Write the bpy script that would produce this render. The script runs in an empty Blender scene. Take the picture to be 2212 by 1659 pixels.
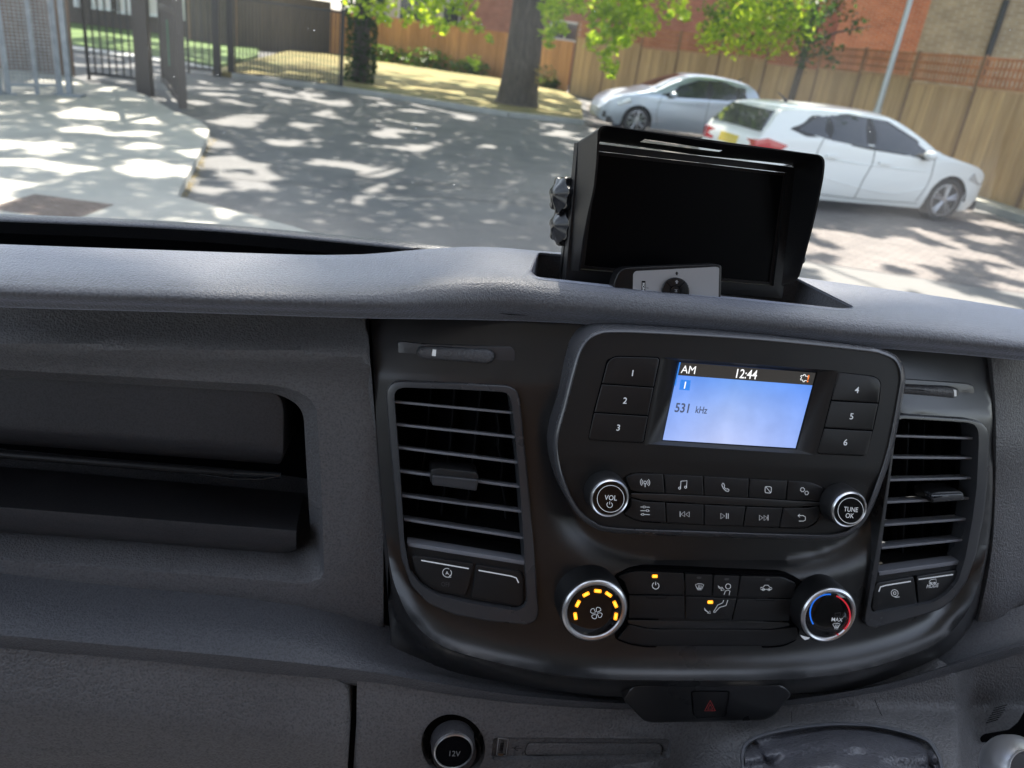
import bpy, bmesh, random
from math import *
from mathutils import Vector, Matrix, noise
from mathutils.geometry import delaunay_2d_cdt
random.seed(7)
SC = bpy.context.scene
COL = SC.collection
# ------------------------------------------------------------------ camera
IW, IH, FPX = 2212.0, 1659.0, 1690.0       # outlines below were measured on a 2212 px wide view
H0 = 1.85
YAW, PIT, ROL = radians(10), radians(24), radians(7.6)
CP = Vector((0, 0, H0))
CF = Vector((sin(YAW)*cos(PIT), cos(YAW)*cos(PIT), -sin(PIT)))
_R0 = Vector((cos(YAW), -sin(YAW), 0)); _U0 = _R0.cross(CF)
CR = _R0*cos(ROL) + _U0*sin(ROL); CU = _U0*cos(ROL) - _R0*sin(ROL)
cd = bpy.data.cameras.new('camera'); cam = bpy.data.objects.new('camera', cd); COL.objects.link(cam)
cam.matrix_world = Matrix(((CR.x, CU.x, -CF.x, 0), (CR.y, CU.y, -CF.y, 0), (CR.z, CU.z, -CF.z, H0), (0, 0, 0, 1)))
cd.sensor_fit = 'HORIZONTAL'; cd.sensor_width = 36; cd.lens = 36*FPX/IW
cd.clip_start = 0.02; cd.clip_end = 2000
cd.dof.use_dof = True; cd.dof.focus_distance = 0.53; cd.dof.aperture_fstop = 11.0
SC.camera = cam
# ------------------------------------------------------------------ light
SUN_AZ, SUN_EL = radians(9), radians(57)
w = bpy.data.worlds.new('World'); SC.world = w; w.use_nodes = True
nt = w.node_tree; bg = nt.nodes['Background']
sky = nt.nodes.new('ShaderNodeTexSky'); sky.sky_type = 'NISHITA'; sky.sun_disc = False
sky.sun_elevation = SUN_EL; sky.sun_rotation = SUN_AZ; sky.air_density = 1.0; sky.dust_density = 1.5
hs = nt.nodes.new('ShaderNodeHueSaturation'); hs.inputs['Saturation'].default_value = .55   # the phone's white balance
nt.links.new(sky.outputs[0], hs.inputs['Color']); nt.links.new(hs.outputs[0], bg.inputs[0]); bg.inputs[1].default_value = 0.15
sd = bpy.data.lights.new('sun', 'SUN'); sd.energy = 5.0; sd.angle = radians(0.55); sd.color = (1, 0.91, 0.80)
sun = bpy.data.objects.new('sun', sd); COL.objects.link(sun)
SDIR = Vector((sin(SUN_AZ)*cos(SUN_EL), cos(SUN_AZ)*cos(SUN_EL), sin(SUN_EL)))
sun.rotation_euler = SDIR.to_track_quat('Z', 'Y').to_euler(); sun.location = (0, 10, 30)
SC.view_settings.view_transform = 'Standard'; SC.view_settings.look = 'None'
SC.view_settings.gamma = 1; SC.view_settings.exposure = 1.7
SC.cycles.max_bounces = 8; SC.cycles.transparent_max_bounces = 12
SC.cycles.caustics_reflective = False; SC.cycles.caustics_refractive = False

# ------------------------------------------------------------------ photo helpers
def ray(p): return CF + CR*((p[0]-IW/2)/FPX) - CU*((p[1]-IH/2)/FPX)
def PZ(p, z=0.0):
    d = ray(p); return CP + d*((z-H0)/d.z)
def PY(p, Y):
    d = ray(p); return CP + d*(Y/d.y)
def US(p, surf, off=0.0):                    # ray meets the surface Y = surf(x, z), lifted by off towards the viewer
    d = ray(p); Y = 0.48
    for _ in range(14):
        P = CP + d*(Y/d.y); Y = surf(P.x, P.z) - off
    return CP + d*(Y/d.y)
def zm(ax, bx, by): return lambda *a: [(x*ax+bx, y*ax+by) for x, y in a] if len(a) > 1 else (a[0][0]*ax+bx, a[0][1]*ax+by)
z1 = zm(.3472, 0, 0); z2 = zm(.3472, 713.2, 0); z3 = zm(.3552, 1426.4, 0); z4 = zm(.3720, 0, 493.8)
z5 = zm(.3720, 1152.1, 685.8); z6 = zm(.4464, 768, 658.3); z7 = zm(.3472, 1152.1, 1152.1); z8 = zm(.4632, 1810.4, 658.3)
z9 = zm(.3720, 0, 1042.4); z10 = zm(.3720, 713.2, 1426.4); z11 = zm(.3304, 1481.2, 1399.0); z12 = zm(.3348, 1124.6, 246.9)

# ------------------------------------------------------------------ materials
def mat(name, col=(.5, .5, .5), rough=.5, metal=0, spec=.5, emit=None, es=0, coat=0):
    m = bpy.data.materials.new(name); m.use_nodes = True
    b = m.node_tree.nodes['Principled BSDF']
    b.inputs['Base Color'].default_value = (*col, 1); b.inputs['Roughness'].default_value = rough
    b.inputs['Metallic'].default_value = metal; b.inputs['Specular IOR Level'].default_value = spec
    b.inputs['Coat Weight'].default_value = coat
    if emit: b.inputs['Emission Color'].default_value = (*emit, 1); b.inputs['Emission Strength'].default_value = es
    return m
def nd(m, t, **k):
    n = m.node_tree.nodes.new(t)
    for a, v in k.items(): setattr(n, a, v)
    return n
def lk(m, a, b): m.node_tree.links.new(a, b)
def BS(m): return m.node_tree.nodes['Principled BSDF']
def coords(m, kind='Object', scale=(1, 1, 1), rot=(0, 0, 0)):
    t = nd(m, 'ShaderNodeTexCoord'); mp = nd(m, 'ShaderNodeMapping')
    mp.inputs['Scale'].default_value = scale; mp.inputs['Rotation'].default_value = rot
    lk(m, t.outputs[kind], mp.inputs[0]); return mp.outputs[0]
def ramp(m, src, stops):
    r = nd(m, 'ShaderNodeValToRGB'); e = r.color_ramp.elements
    e[0].position, e[0].color = stops[0][0], (*stops[0][1], 1); e[1].position, e[1].color = stops[-1][0], (*stops[-1][1], 1)
    for p, c in stops[1:-1]:
        x = e.new(p); x.color = (*c, 1)
    lk(m, src, r.inputs[0]); return r.outputs[0]
def noise_col(m, scale, stops, detail=6, dist=0, kind='Object', vec=None, rough=.6, sock='Base Color'):
    n = nd(m, 'ShaderNodeTexNoise'); n.inputs['Scale'].default_value = scale; n.inputs['Detail'].default_value = detail
    n.inputs['Roughness'].default_value = rough; n.inputs['Distortion'].default_value = dist
    lk(m, vec or coords(m, kind), n.inputs['Vector']); o = ramp(m, n.outputs['Fac'], stops)
    lk(m, o, BS(m).inputs[sock]); return o
def bump(m, src, strength, dist):
    b = nd(m, 'ShaderNodeBump'); b.inputs['Strength'].default_value = strength; b.inputs['Distance'].default_value = dist
    lk(m, src, b.inputs['Height']); lk(m, b.outputs[0], BS(m).inputs['Normal'])
def grain(name, col, rough, scale, depth, spec=.5, dust=.0):
    m = mat(name, col, rough, spec=spec)
    v = coords(m)
    n1 = nd(m, 'ShaderNodeTexNoise'); n1.inputs['Scale'].default_value = scale*1.3; n1.inputs['Detail'].default_value = 2
    lk(m, v, n1.inputs['Vector'])
    mx = nd(m, 'ShaderNodeMixRGB', blend_type='ADD'); mx.inputs[0].default_value = .0009; lk(m, v, mx.inputs[1]); lk(m, n1.outputs['Color'], mx.inputs[2])
    vo = nd(m, 'ShaderNodeTexVoronoi', feature='SMOOTH_F1'); vo.inputs['Scale'].default_value = scale
    lk(m, mx.outputs[0], vo.inputs['Vector'])
    n2 = nd(m, 'ShaderNodeTexNoise'); n2.inputs['Scale'].default_value = scale*.55; n2.inputs['Detail'].default_value = 5; lk(m, v, n2.inputs['Vector'])
    ad = nd(m, 'ShaderNodeMath', operation='ADD'); ml = nd(m, 'ShaderNodeMath', operation='MULTIPLY'); ml.inputs[1].default_value = .8
    lk(m, n2.outputs['Fac'], ml.inputs[0]); lk(m, vo.outputs['Distance'], ad.inputs[0]); lk(m, ml.outputs[0], ad.inputs[1])
    bump(m, ad.outputs[0], 1.0, depth)
    n3 = nd(m, 'ShaderNodeTexNoise'); n3.inputs['Scale'].default_value = 9; n3.inputs['Detail'].default_value = 8; lk(m, v, n3.inputs['Vector'])
    c0 = tuple(c*.94 for c in col); c1 = tuple(c*1.08+dust for c in col)
    o = ramp(m, n3.outputs['Fac'], [(.3, c0), (.7, c1)])
    pr = ramp(m, ad.outputs[0], [(.45, (.74, .74, .74)), (.95, (1.18, 1.18, 1.18))]); mm_ = nd(m, 'ShaderNodeMixRGB', blend_type='MULTIPLY'); mm_.inputs[0].default_value = 1
    lk(m, o, mm_.inputs[1]); lk(m, pr, mm_.inputs[2]); lk(m, mm_.outputs[0], BS(m).inputs['Base Color'])
    r = ramp(m, n3.outputs['Fac'], [(.3, (rough*.93,)*3), (.7, (min(1, rough*1.1),)*3)]); lk(m, r, BS(m).inputs['Roughness'])
    return m
def dusty(name, col, rough, spec=.5, amt=.02, scale=2600, coat=0):      # smooth plastic with a fine scatter of dust specks
    m = mat(name, col, rough, spec=spec, coat=coat); v = coords(m)
    n = nd(m, 'ShaderNodeTexNoise'); n.inputs['Scale'].default_value = scale; n.inputs['Detail'].default_value = 1; lk(m, v, n.inputs['Vector'])
    n2 = nd(m, 'ShaderNodeTexNoise'); n2.inputs['Scale'].default_value = 18; n2.inputs['Detail'].default_value = 6; lk(m, v, n2.inputs['Vector'])
    a = ramp(m, n.outputs['Fac'], [(.70, (0, 0, 0)), (.78, (1, 1, 1))]); b = ramp(m, n2.outputs['Fac'], [(.5, (0, 0, 0)), (.75, (1, 1, 1))])
    mu = nd(m, 'ShaderNodeMath', operation='MULTIPLY'); lk(m, a, mu.inputs[0]); lk(m, b, mu.inputs[1])
    mx = nd(m, 'ShaderNodeMixRGB'); mx.inputs[1].default_value = (*col, 1); mx.inputs[2].default_value = (.25, .26, .28, 1)
    lk(m, mu.outputs[0], mx.inputs[0]); lk(m, mx.outputs[0], BS(m).inputs['Base Color'])
    r = ramp(m, n2.outputs['Fac'], [(.3, (rough*.85,)*3), (.75, (rough*1.2,)*3)]); lk(m, r, BS(m).inputs['Roughness'])
    n4 = nd(m, 'ShaderNodeTexNoise'); n4.inputs['Scale'].default_value = 1400; lk(m, v, n4.inputs['Vector']); bump(m, n4.outputs['Fac'], .5, .00006)
    return m
M = {}
M['pad'] = grain('pad_grain', (.105, .107, .114), .47, 900, .0004, dust=.008); _s = BS(M['pad']); _s.inputs['Sheen Weight'].default_value = .7; _s.inputs['Sheen Roughness'].default_value = .45; _s.inputs['Sheen Tint'].default_value = (.75, .8, 1, 1)
M['panel'] = grain('panel_grain', (.132, .132, .138), .40, 760, .0006, dust=.004)
M['low'] = grain('lower_grain', (.140, .138, .140), .42, 640, .0007, dust=.004)
M['binsm'] = grain('bin_plastic', (.050, .049, .053), .40, 900, .00015)
M['strip'] = grain('strip_plastic', (.105, .108, .118), .34, 800, .0004)
M['fascia'] = dusty('fascia_plastic', (.015, .015, .016), .32, spec=.8, coat=.35); BS(M['fascia']).inputs['Coat Roughness'].default_value = .28
M['ring'] = dusty('vent_ring_plastic', (.060, .062, .068), .28, spec=.7)
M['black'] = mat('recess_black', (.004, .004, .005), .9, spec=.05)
M['slat'] = dusty('slat_plastic', (.26, .27, .30), .34)
M['blade'] = mat('blade_black', (.008, .008, .009), .6, spec=.2)
M['radio'] = dusty('radio_face', (.016, .016, .0165), .42)
M['rim'] = dusty('radio_rim', (.075, .077, .085), .26, spec=.8)
M['btn'] = dusty('button_black', (.017, .017, .018), .38)
M['gloss'] = mat('gloss_black', (.004, .004, .005), .04, spec=.6, coat=.5)
M['chrome'] = mat('satin_chrome', (.86, .86, .87), .3, metal=1)
M['knobside'] = dusty('knob_side', (.012, .012, .013), .5)
M['white'] = mat('print_white', (.75, .78, .82), .5, emit=(.8, .85, .9), es=.07)
M['dimprint'] = mat('print_dim', (.08, .08, .085), .5)
M['dimprint2'] = mat('print_grey', (.30, .31, .32), .5)
M['amber'] = mat('led_amber', (.8, .3, .02), .4, emit=(1, .33, .015), es=.42)
M['amberhot'] = mat('led_amber_core', (.9, .5, .05), .4, emit=(1, .50, .04), es=.62)
M['blue'] = mat('print_blue', (.02, .16, .75), .4, emit=(.02, .2, .9), es=.18)
M['red'] = mat('print_red', (.7, .03, .05), .4, emit=(.8, .03, .05), es=.14)
M['hazred'] = mat('hazard_red', (.75, .10, .10), .5)
M['hood'] = dusty('hood_black', (.007, .007, .008), .42, spec=.35)
M['glass_off'] = mat('screen_off', (.002, .0022, .003), .3, spec=.08)
M['mbezel'] = mat('monitor_bezel', (.012, .010, .010), .5, spec=.2)
M['rubberk'] = mat('knob_rubber', (.012, .013, .015), .25)
M['alu'] = mat('remote_plate', (.46, .47, .49), .42, metal=.3)
M['leather'] = grain('leather', (.10, .102, .116), .28, 420, .0009)
M['grim'] = dusty('gaiter_rim', (.14, .145, .16), .3); M['silver'] = mat('silver_paint', (.55, .56, .58), .28, metal=.8)
M['brass'] = mat('contact', (.55, .36, .22), .35, metal=1)

# ------------------------------------------------------------------ object helpers
def tag(o, label=None, cat=None, group=None, kind=None):
    if label: o['label'] = label
    if cat: o['category'] = cat
    if group: o['group'] = group
    if kind: o['kind'] = kind
    return o
def empty(name, loc, label, cat, group=None, rz=0):
    o = bpy.data.objects.new(name, None); COL.objects.link(o); o.location = loc; o.rotation_euler = (0, 0, rz)
    o.empty_display_size = .05
    return tag(o, label, cat, group)
class MB:                                     # collects geometry of one mesh object
    def __init__(s): s.v = []; s.f = []; s.m = []; s.mats = []
    def mi(s, m):
        if m not in s.mats: s.mats.append(m)
        return s.mats.index(m)
    def add(s, vs, fs, m):
        b = len(s.v); k = s.mi(m); s.v += [tuple(v) for v in vs]; s.f += [tuple(i+b for i in f) for f in fs]; s.m += [k]*len(fs)
    def box(s, c, sz, m, rz=0, ax=None):
        x, y, z = sz[0]/2, sz[1]/2, sz[2]/2; cs, sn = cos(rz), sin(rz)
        vs = []
        for a, b_, d in ((-x, -y, -z), (x, -y, -z), (x, y, -z), (-x, y, -z), (-x, -y, z), (x, -y, z), (x, y, z), (-x, y, z)):
            if ax: p = Vector(c)+ax[0]*a+ax[1]*b_+ax[2]*d
            else: p = (c[0]+a*cs-b_*sn, c[1]+a*sn+b_*cs, c[2]+d)
            vs.append(p)
        s.add(vs, [(0, 3, 2, 1), (4, 5, 6, 7), (0, 1, 5, 4), (1, 2, 6, 5), (2, 3, 7, 6), (3, 0, 4, 7)], m)
    def tube(s, pts, rs, m, n=10, caps=True):
        pts = [Vector(p) for p in pts]
        if not hasattr(rs, '__len__'): rs = [rs]*len(pts)
        b = []; up = None
        for i, p in enumerate(pts):
            t = (pts[min(i+1, len(pts)-1)]-pts[max(i-1, 0)]).normalized()
            if up is None: up = Vector((0, 0, 1)) if abs(t.z) < .9 else Vector((1, 0, 0))
            a = t.cross(up).normalized(); c = a.cross(t).normalized(); up = c
            b += [p + a*(cos(2*pi*k/n)*rs[i]) + c*(sin(2*pi*k/n)*rs[i]) for k in range(n)]
        fs = [(i*n+k, i*n+(k+1) % n, (i+1)*n+(k+1) % n, (i+1)*n+k) for i in range(len(pts)-1) for k in range(n)]
        if caps: fs += [tuple(range(n))[::-1], tuple((len(pts)-1)*n+k for k in range(n))]
        s.add(b, fs, m)
    def lathe(s, c, axis, prof, m, n=40, mats=None, lob=None):   # prof: (radius, height); mats per segment
        axis = Vector(axis).normalized(); a = axis.cross(Vector((0, 0, 1))).normalized(); u = a.cross(axis).normalized(); c = Vector(c)
        vs = []
        for r, h in prof:
            for k in range(n):
                t = 2*pi*k/n; rr = r*(lob(t) if lob else 1)
                vs.append(c + axis*h + a*(cos(t)*rr) + u*(sin(t)*rr))
        for i in range(len(prof)-1):
            b = i*n
            s.add(vs[b:b+2*n], [(k, (k+1) % n, n+(k+1) % n, n+k) for k in range(n)], (mats[i] if mats else m))
        if prof[-1][0] > 1e-6: s.add(vs[-n:], [tuple(range(n))], (mats[-1] if mats else m))
    def build(s, name, parent=None, smooth=35, loc=None, wm=True):
        me = bpy.data.meshes.new(name); me.from_pydata(s.v, [], s.f)
        for m in s.mats: me.materials.append(M[m] if isinstance(m, str) else m)
        me.polygons.foreach_set('material_index', s.m); me.update()
        if wm:
            bm = bmesh.new(); bm.from_mesh(me); bmesh.ops.remove_doubles(bm, verts=bm.verts, dist=1e-6)
            bmesh.ops.recalc_face_normals(bm, faces=bm.faces); bm.to_mesh(me); bm.free()
        if smooth:
            me.polygons.foreach_set('use_smooth', [True]*len(me.polygons)); me.set_sharp_from_angle(angle=radians(smooth))
        o = bpy.data.objects.new(name, me); COL.objects.link(o)
        if parent is not None: attach(o, parent)
        return o
def attach(o, parent):
    mw = wmat(parent); o.parent = parent; o.matrix_parent_inverse = mw.inverted()
def wmat(o):
    m = Matrix.LocRotScale(o.location, o.rotation_euler, o.scale)
    return (wmat(o.parent) @ o.matrix_parent_inverse @ m) if o.parent else m

# ---- outlines in picture pixels
def spl(pts, n=8, closed=True):                 # Catmull-Rom
    out = []; N = len(pts); P = [Vector(p) for p in pts]
    rng = N if closed else N-1
    for i in range(rng):
        a, b, c, d = (P[(i-1) % N] if closed or i > 0 else P[0]*2-P[1]), P[i], P[(i+1) % N], (P[(i+2) % N] if closed or i+2 < N else P[-1]*2-P[-2])
        for k in range(n):
            t = k/n; out.append(((2*b)+(c-a)*t+(2*a-5*b+4*c-d)*t*t+(3*b-a-3*c+d)*t**3)*.5)
    if not closed: out.append(P[-1])
    return [tuple(p) for p in out]
def rnd(pts, r, n=5):                            # polygon with rounded corners; r one number or one per corner
    out = []; N = len(pts)
    for i in range(N):
        rr = r[i] if hasattr(r, '__len__') else r
        p, a, b = Vector(pts[i]), Vector(pts[i-1]), Vector(pts[(i+1) % N])
        da, db = (a-p), (b-p); la, lb = da.length, db.length
        q = min(rr, la*.48, lb*.48)
        if q < .3: out.append(tuple(p)); continue
        A, B = p+da*(q/la), p+db*(q/lb)
        for k in range(n+1):
            t = k/n; out.append(tuple(A*(1-t)**2+p*2*t*(1-t)+B*t*t))
    return out
def area(o): return .5*sum(o[i-1][0]*o[i][1]-o[i][0]*o[i-1][1] for i in range(len(o)))
def inset(o, d):                                 # d > 0 shrinks
    s = 1 if area(o) > 0 else -1; N = len(o); out = []
    for i in range(N):
        p, a, b = Vector(o[i]), Vector(o[i-1]), Vector(o[(i+1) % N])
        e1, e2 = (p-a), (b-p)
        if e1.length < 1e-6 or e2.length < 1e-6: out.append(tuple(p)); continue
        e1.normalize(); e2.normalize()
        n1, n2 = Vector((-e1.y, e1.x))*s, Vector((-e2.y, e2.x))*s
        nn = n1+n2
        if nn.length < 1e-6: nn = n1
        nn.normalize(); k = d/max(.5, nn.dot(n1)); out.append(tuple(p+nn*k))
    return out
def inside(p, o):
    x, y = p; c = False; j = len(o)-1
    for i in range(len(o)):
        if (o[i][1] > y) != (o[j][1] > y) and x < (o[j][0]-o[i][0])*(y-o[i][1])/(o[j][1]-o[i][1])+o[i][0]: c = not c
        j = i
    return c
def cdt(outer, holes=(), step=None):
    vs = []; es = []
    for lp in (outer, *holes):
        b = len(vs); vs += [Vector(p) for p in lp]; es += [(b+i, b+(i+1) % len(lp)) for i in range(len(lp))]
    if step:
        xs = [p[0] for p in outer]; ys = [p[1] for p in outer]; io = inset(outer, step*.4); ih = [inset(h, -step*.4) for h in holes]
        y = min(ys)+step/2; r = 0
        while y < max(ys):
            x = min(xs)+step*(.25+.5*(r % 2))
            while x < max(xs):
                if inside((x, y), io) and not any(inside((x, y), h) for h in ih): vs.append(Vector((x, y)))
                x += step
            y += step*.87; r += 1
    V, E, F_, *_ = delaunay_2d_cdt(vs, es, [], 0, 1e-6)
    F2 = []
    for f in F_:
        c = (sum(V[i].x for i in f)/len(f), sum(V[i].y for i in f)/len(f))
        if inside(c, outer) and not any(inside(c, h) for h in holes): F2.append(tuple(f))
    return [tuple(v) for v in V], F2
IN = Vector((0, 1, -.22)).normalized()
def plate(mb, outer, m, surf, off=0.0, depth=.004, holes=(), step=None, r=0, offf=None, hdepth=None, hm=None, inn=None):
    """Face with an optional rounded rim (r px), sunk sides `depth` m deep, real holes with walls. offf(p) adds relief."""
    inn = inn or IN
    o_ = offf or (lambda p: 0)
    pos = lambda p, e=0: US(p, surf, off+o_(p)-e)
    rm = r*.00030
    face_o = inset(outer, r) if r else outer
    V, F2 = cdt(face_o, holes, step)
    mb.add([pos(p) for p in V], F2, m)
    rings = []
    if r:
        for k in range(0, 4):
            t = k/3*pi/2; q = inset(outer, r*(1-sin(t))); rings.append([pos(p, rm*(1-cos(t))) for p in q])
    else: rings.append([pos(p) for p in outer])
    if depth: rings.append([P + inn*depth for P in rings[-1]])
    n = len(outer)
    for a, b in zip(rings, rings[1:]):
        mb.add(a+b, [(i, (i+1) % n, n+(i+1) % n, n+i) for i in range(n)], m)
    for h in holes:
        n = len(h); a = [pos(p) for p in h]; b = [P + inn*(hdepth or depth) for P in a]
        mb.add(a+b, [(i, (i+1) % n, n+(i+1) % n, n+i) for i in range(n)], hm or m)
def stroke(mb, pts, wpx, m, surf, off, closed=False, cap=True):   # printed line
    P = [Vector(p) for p in pts]; n = len(P); L = []
    for i in range(n):
        a = P[i-1] if (i or closed) else P[0]; b = P[(i+1) % n] if (i < n-1 or closed) else P[-1]
        t = (b-a); t = t.normalized() if t.length > 1e-6 else Vector((1, 0)); q = Vector((-t.y, t.x))*wpx/2
        L.append((tuple(P[i]+q), tuple(P[i]-q)))
    vs = []
    for a, b in L: vs += [US(a, surf, off), US(b, surf, off)]
    k = n if closed else n-1
    mb.add(vs, [(2*i, 2*i+1, (2*((i+1) % n))+1, 2*((i+1) % n)) for i in range(k)], m)
def arc(c, r, a0, a1, n=14, sl=(1, .07), up=(.0, -1)):
    return [(c[0]+r*cos(radians(a0+(a1-a0)*i/n)), c[1]-r*sin(radians(a0+(a1-a0)*i/n))+.07*r*cos(radians(a0+(a1-a0)*i/n))) for i in range(n+1)]
def text(mb, s, c, h, m, surf, off, right=(1, .067), up=(.17, -1), sx=1.0, bold=0.0, anchor='C'):
    cu = bpy.data.curves.new('t', 'FONT'); cu.body = s; cu.size = 1; cu.align_x = 'CENTER' if anchor == 'C' else 'LEFT'; cu.offset = bold; cu.resolution_u = 3
    ob = bpy.data.objects.new('t', cu); COL.objects.link(ob); dg = bpy.context.evaluated_depsgraph_get(); me = bpy.data.meshes.new_from_object(ob.evaluated_get(dg))
    h *= 1.38; vs = []                               # size is the em; capitals are .72 of it
    for v in me.vertices:
        x, y = v.co.x*sx, v.co.y-.36
        vs.append(US((c[0]+h*(x*right[0]+y*up[0]), c[1]+h*(x*right[1]+y*up[1])), surf, off))
    mb.add(vs, [tuple(p.vertices) for p in me.polygons], m)
    bpy.data.objects.remove(ob); bpy.data.curves.remove(cu); bpy.data.meshes.remove(me)
def yrow(pts):                                   # smooth y(x) through points
    pts = sorted(pts)
    def f(x):
        if x <= pts[0][0]: i = 0
        elif x >= pts[-1][0]: i = len(pts)-2
        else: i = max(k for k in range(len(pts)-1) if pts[k][0] <= x)
        x0, y0 = pts[i]; x1, y1 = pts[i+1]; t = (x-x0)/(x1-x0)
        def sl(k):
            if k <= 0: return (pts[1][1]-pts[0][1])/(pts[1][0]-pts[0][0])
            if k >= len(pts)-1: return (pts[-1][1]-pts[-2][1])/(pts[-1][0]-pts[-2][0])
            return (pts[k+1][1]-pts[k-1][1])/(pts[k+1][0]-pts[k-1][0])
        if t < 0 or t > 1: return y0+(y1-y0)*t
        d = x1-x0; m0, m1 = sl(i)*d, sl(i+1)*d
        return y0*(2*t**3-3*t*t+1)+m0*(t**3-2*t*t+t)+y1*(-2*t**3+3*t*t)+m1*(t**3-t*t)
    return f
def loft(mb, cols, m, sub=4, keep=None):          # cols: list of columns of 3D points; smooth between the rows
    G = []
    for c in cols:
        q = [tuple(p) for p in c]; out = []
        P = [Vector(p) for p in q]
        for i in range(len(P)-1):
            a = P[i-1] if i else P[0]*2-P[1]; b = P[i]; c2 = P[i+1]; d = P[i+2] if i+2 < len(P) else P[-1]*2-P[-2]
            for k in range(sub):
                t = k/sub; out.append(((2*b)+(c2-a)*t+(2*a-5*b+4*c2-d)*t*t+(3*b-a-3*c2+d)*t**3)*.5)
        out.append(P[-1]); G.append(out)
    n = len(G[0]); vs = [p for c in G for p in c]
    fs = [(i*n+j, (i+1)*n+j, (i+1)*n+j+1, i*n+j+1) for i in range(len(G)-1) for j in range(n-1)]
    mb.add(vs, fs, m)
# ================================================================== THE VAN'S DASHBOARD
ZP = 1.695; ZR = H0-.256; T15 = tan(radians(15))
S = lambda x, z: .475+T15*(z-ZR)+.5*(x-.24)**2            # centre fascia: a shallow barrel, leaning back
LP = lambda x, z: .508+.16*(z-ZR)                          # passenger side panel
RP = lambda x, z: .475+T15*(z-ZR)+.5*(min(x, .44)-.24)**2+.2*(max(x, .44)-.44)+.004       # driver side panel
dash = empty('dashboard', (.1, .5, 1.5), 'charcoal grained plastic van dashboard filling the lower half behind the windscreen', 'dashboard')
lerp = lambda a, b, t: a+(b-a)*t

# --- upper pad with the storage well
p0 = yrow([(-2000, 445), (-1000, 490), (-200, 520), (0, 528), (335, 540), (670, 551), (774, 550), (817, 547.5), (887, 541), (956, 536), (1026, 533.5), (1095, 536), (1161, 542), (1400, 561), (1724, 599), (1865, 618), (2000, 636), (2212, 669), (2400, 699), (3400, 865)])
p1 = yrow([(-2000, 505), (-1000, 560), (-200, 595), (0, 604), (260, 614), (558, 625), (823, 626), (960, 613), (1080, 609), (1200, 622), (1325, 634), (1600, 662), (1810, 687), (2000, 705), (2212, 731), (2400, 755), (3400, 900)])
p2 = yrow([(-2000, 545), (-1000, 605), (-200, 645), (0, 659), (400, 671), (790, 684), (1000, 688), (1200, 694), (1300, 701), (1500, 716), (1800, 742), (2000, 757), (2212, 776), (2400, 794), (3400, 925)])
XS = [-2000+i*20 for i in range(267)]
mb = MB()
well = rnd([(1163, 549), (1146, 588), (1160, 599), (1325, 617), (1600, 644), (1815, 667), (1842, 665), (1720, 604), (1400, 570)], [6, 5, 8, 20, 20, 8, 6, 8, 20])
outer = [(x, p0(x)) for x in XS]+[(x, p1(x)) for x in XS[::-1]]
zpad = lambda p: ZP - .0016*max(0, (p[1]-p1(p[0])+22)/22)**2
rim = inset(well, -4)
V, F2 = cdt(outer, [rim], 18)
mb.add([PZ(p, zpad(p)) for p in V], F2, 'pad')
# rolled edge of the well and its walls
rings = [[PZ(p, ZP) for p in rim], [PZ(p, ZP-.0012) for p in inset(well, -1)], [PZ(p, ZP-.005) for p in inset(well, 1)]]
rings.append([P+Vector((0, 0, -.075)) for P in rings[-1]])
n = len(well)
for a, b in zip(rings, rings[1:]): mb.add(a+b, [(i, (i+1) % n, n+(i+1) % n, n+i) for i in range(n)], 'pad')
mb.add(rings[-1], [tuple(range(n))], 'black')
cols = []
for x in XS:
    a, b = p1(x), p2(x); P1 = PZ((x, a), zpad((x, a))); Y1 = P1.y
    cols.append([P1, PY((x, lerp(a, b, .22)), Y1-.005), PY((x, lerp(a, b, .55)), Y1-.008), PY((x, lerp(a, b, .85)), Y1-.003), PY((x, b), Y1+.006), PY((x, b), Y1+.006)+Vector((0, .05, .004))])
loft(mb, cols, 'pad', 4)
cols = []
for x in XS:
    P = PZ((x, p0(x)), ZP); cols.append([P, P+Vector((0, .004, -.0015)), P+Vector((0, .006, -.008)), P+Vector((0, .006, -.022))])
loft(mb, cols, 'pad', 2)
pad = mb.build('upper_pad', dash, 50)

# --- raised ledge at the foot of the windscreen, trough in front, near-black in place of the overhang's shade
e0 = yrow([(-2000, 370), (-1000, 415), (-200, 452), (0, 463), (250, 473), (486, 487), (768, 513), (956, 533), (1200, 565), (1600, 618), (2400, 740)])
mb = MB(); cols = []
for x in XS:
    y = e0(x); th = 1 if x < 900 else .6
    A = PY((x, y), .74); cols.append([A+Vector((0, .05, -.04)), A+Vector((0, .008, -.004)), A, PY((x, y+7), .733), PY((x, y+16*th), .731), PY((x, y+20*th), .74), PY((x, y+23*th), .80)+Vector((0, 0, -.02))])
loft(mb, cols, 'strip', 3)
led = mb.build('windscreen_ledge', dash, 60)
mb = MB()
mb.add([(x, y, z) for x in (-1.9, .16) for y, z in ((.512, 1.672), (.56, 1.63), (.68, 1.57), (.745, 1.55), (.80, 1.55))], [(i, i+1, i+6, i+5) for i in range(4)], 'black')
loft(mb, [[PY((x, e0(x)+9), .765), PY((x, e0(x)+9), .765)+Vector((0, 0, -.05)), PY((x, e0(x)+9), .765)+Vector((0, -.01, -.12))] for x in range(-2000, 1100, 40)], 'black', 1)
mb.build('trough', dash)

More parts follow.
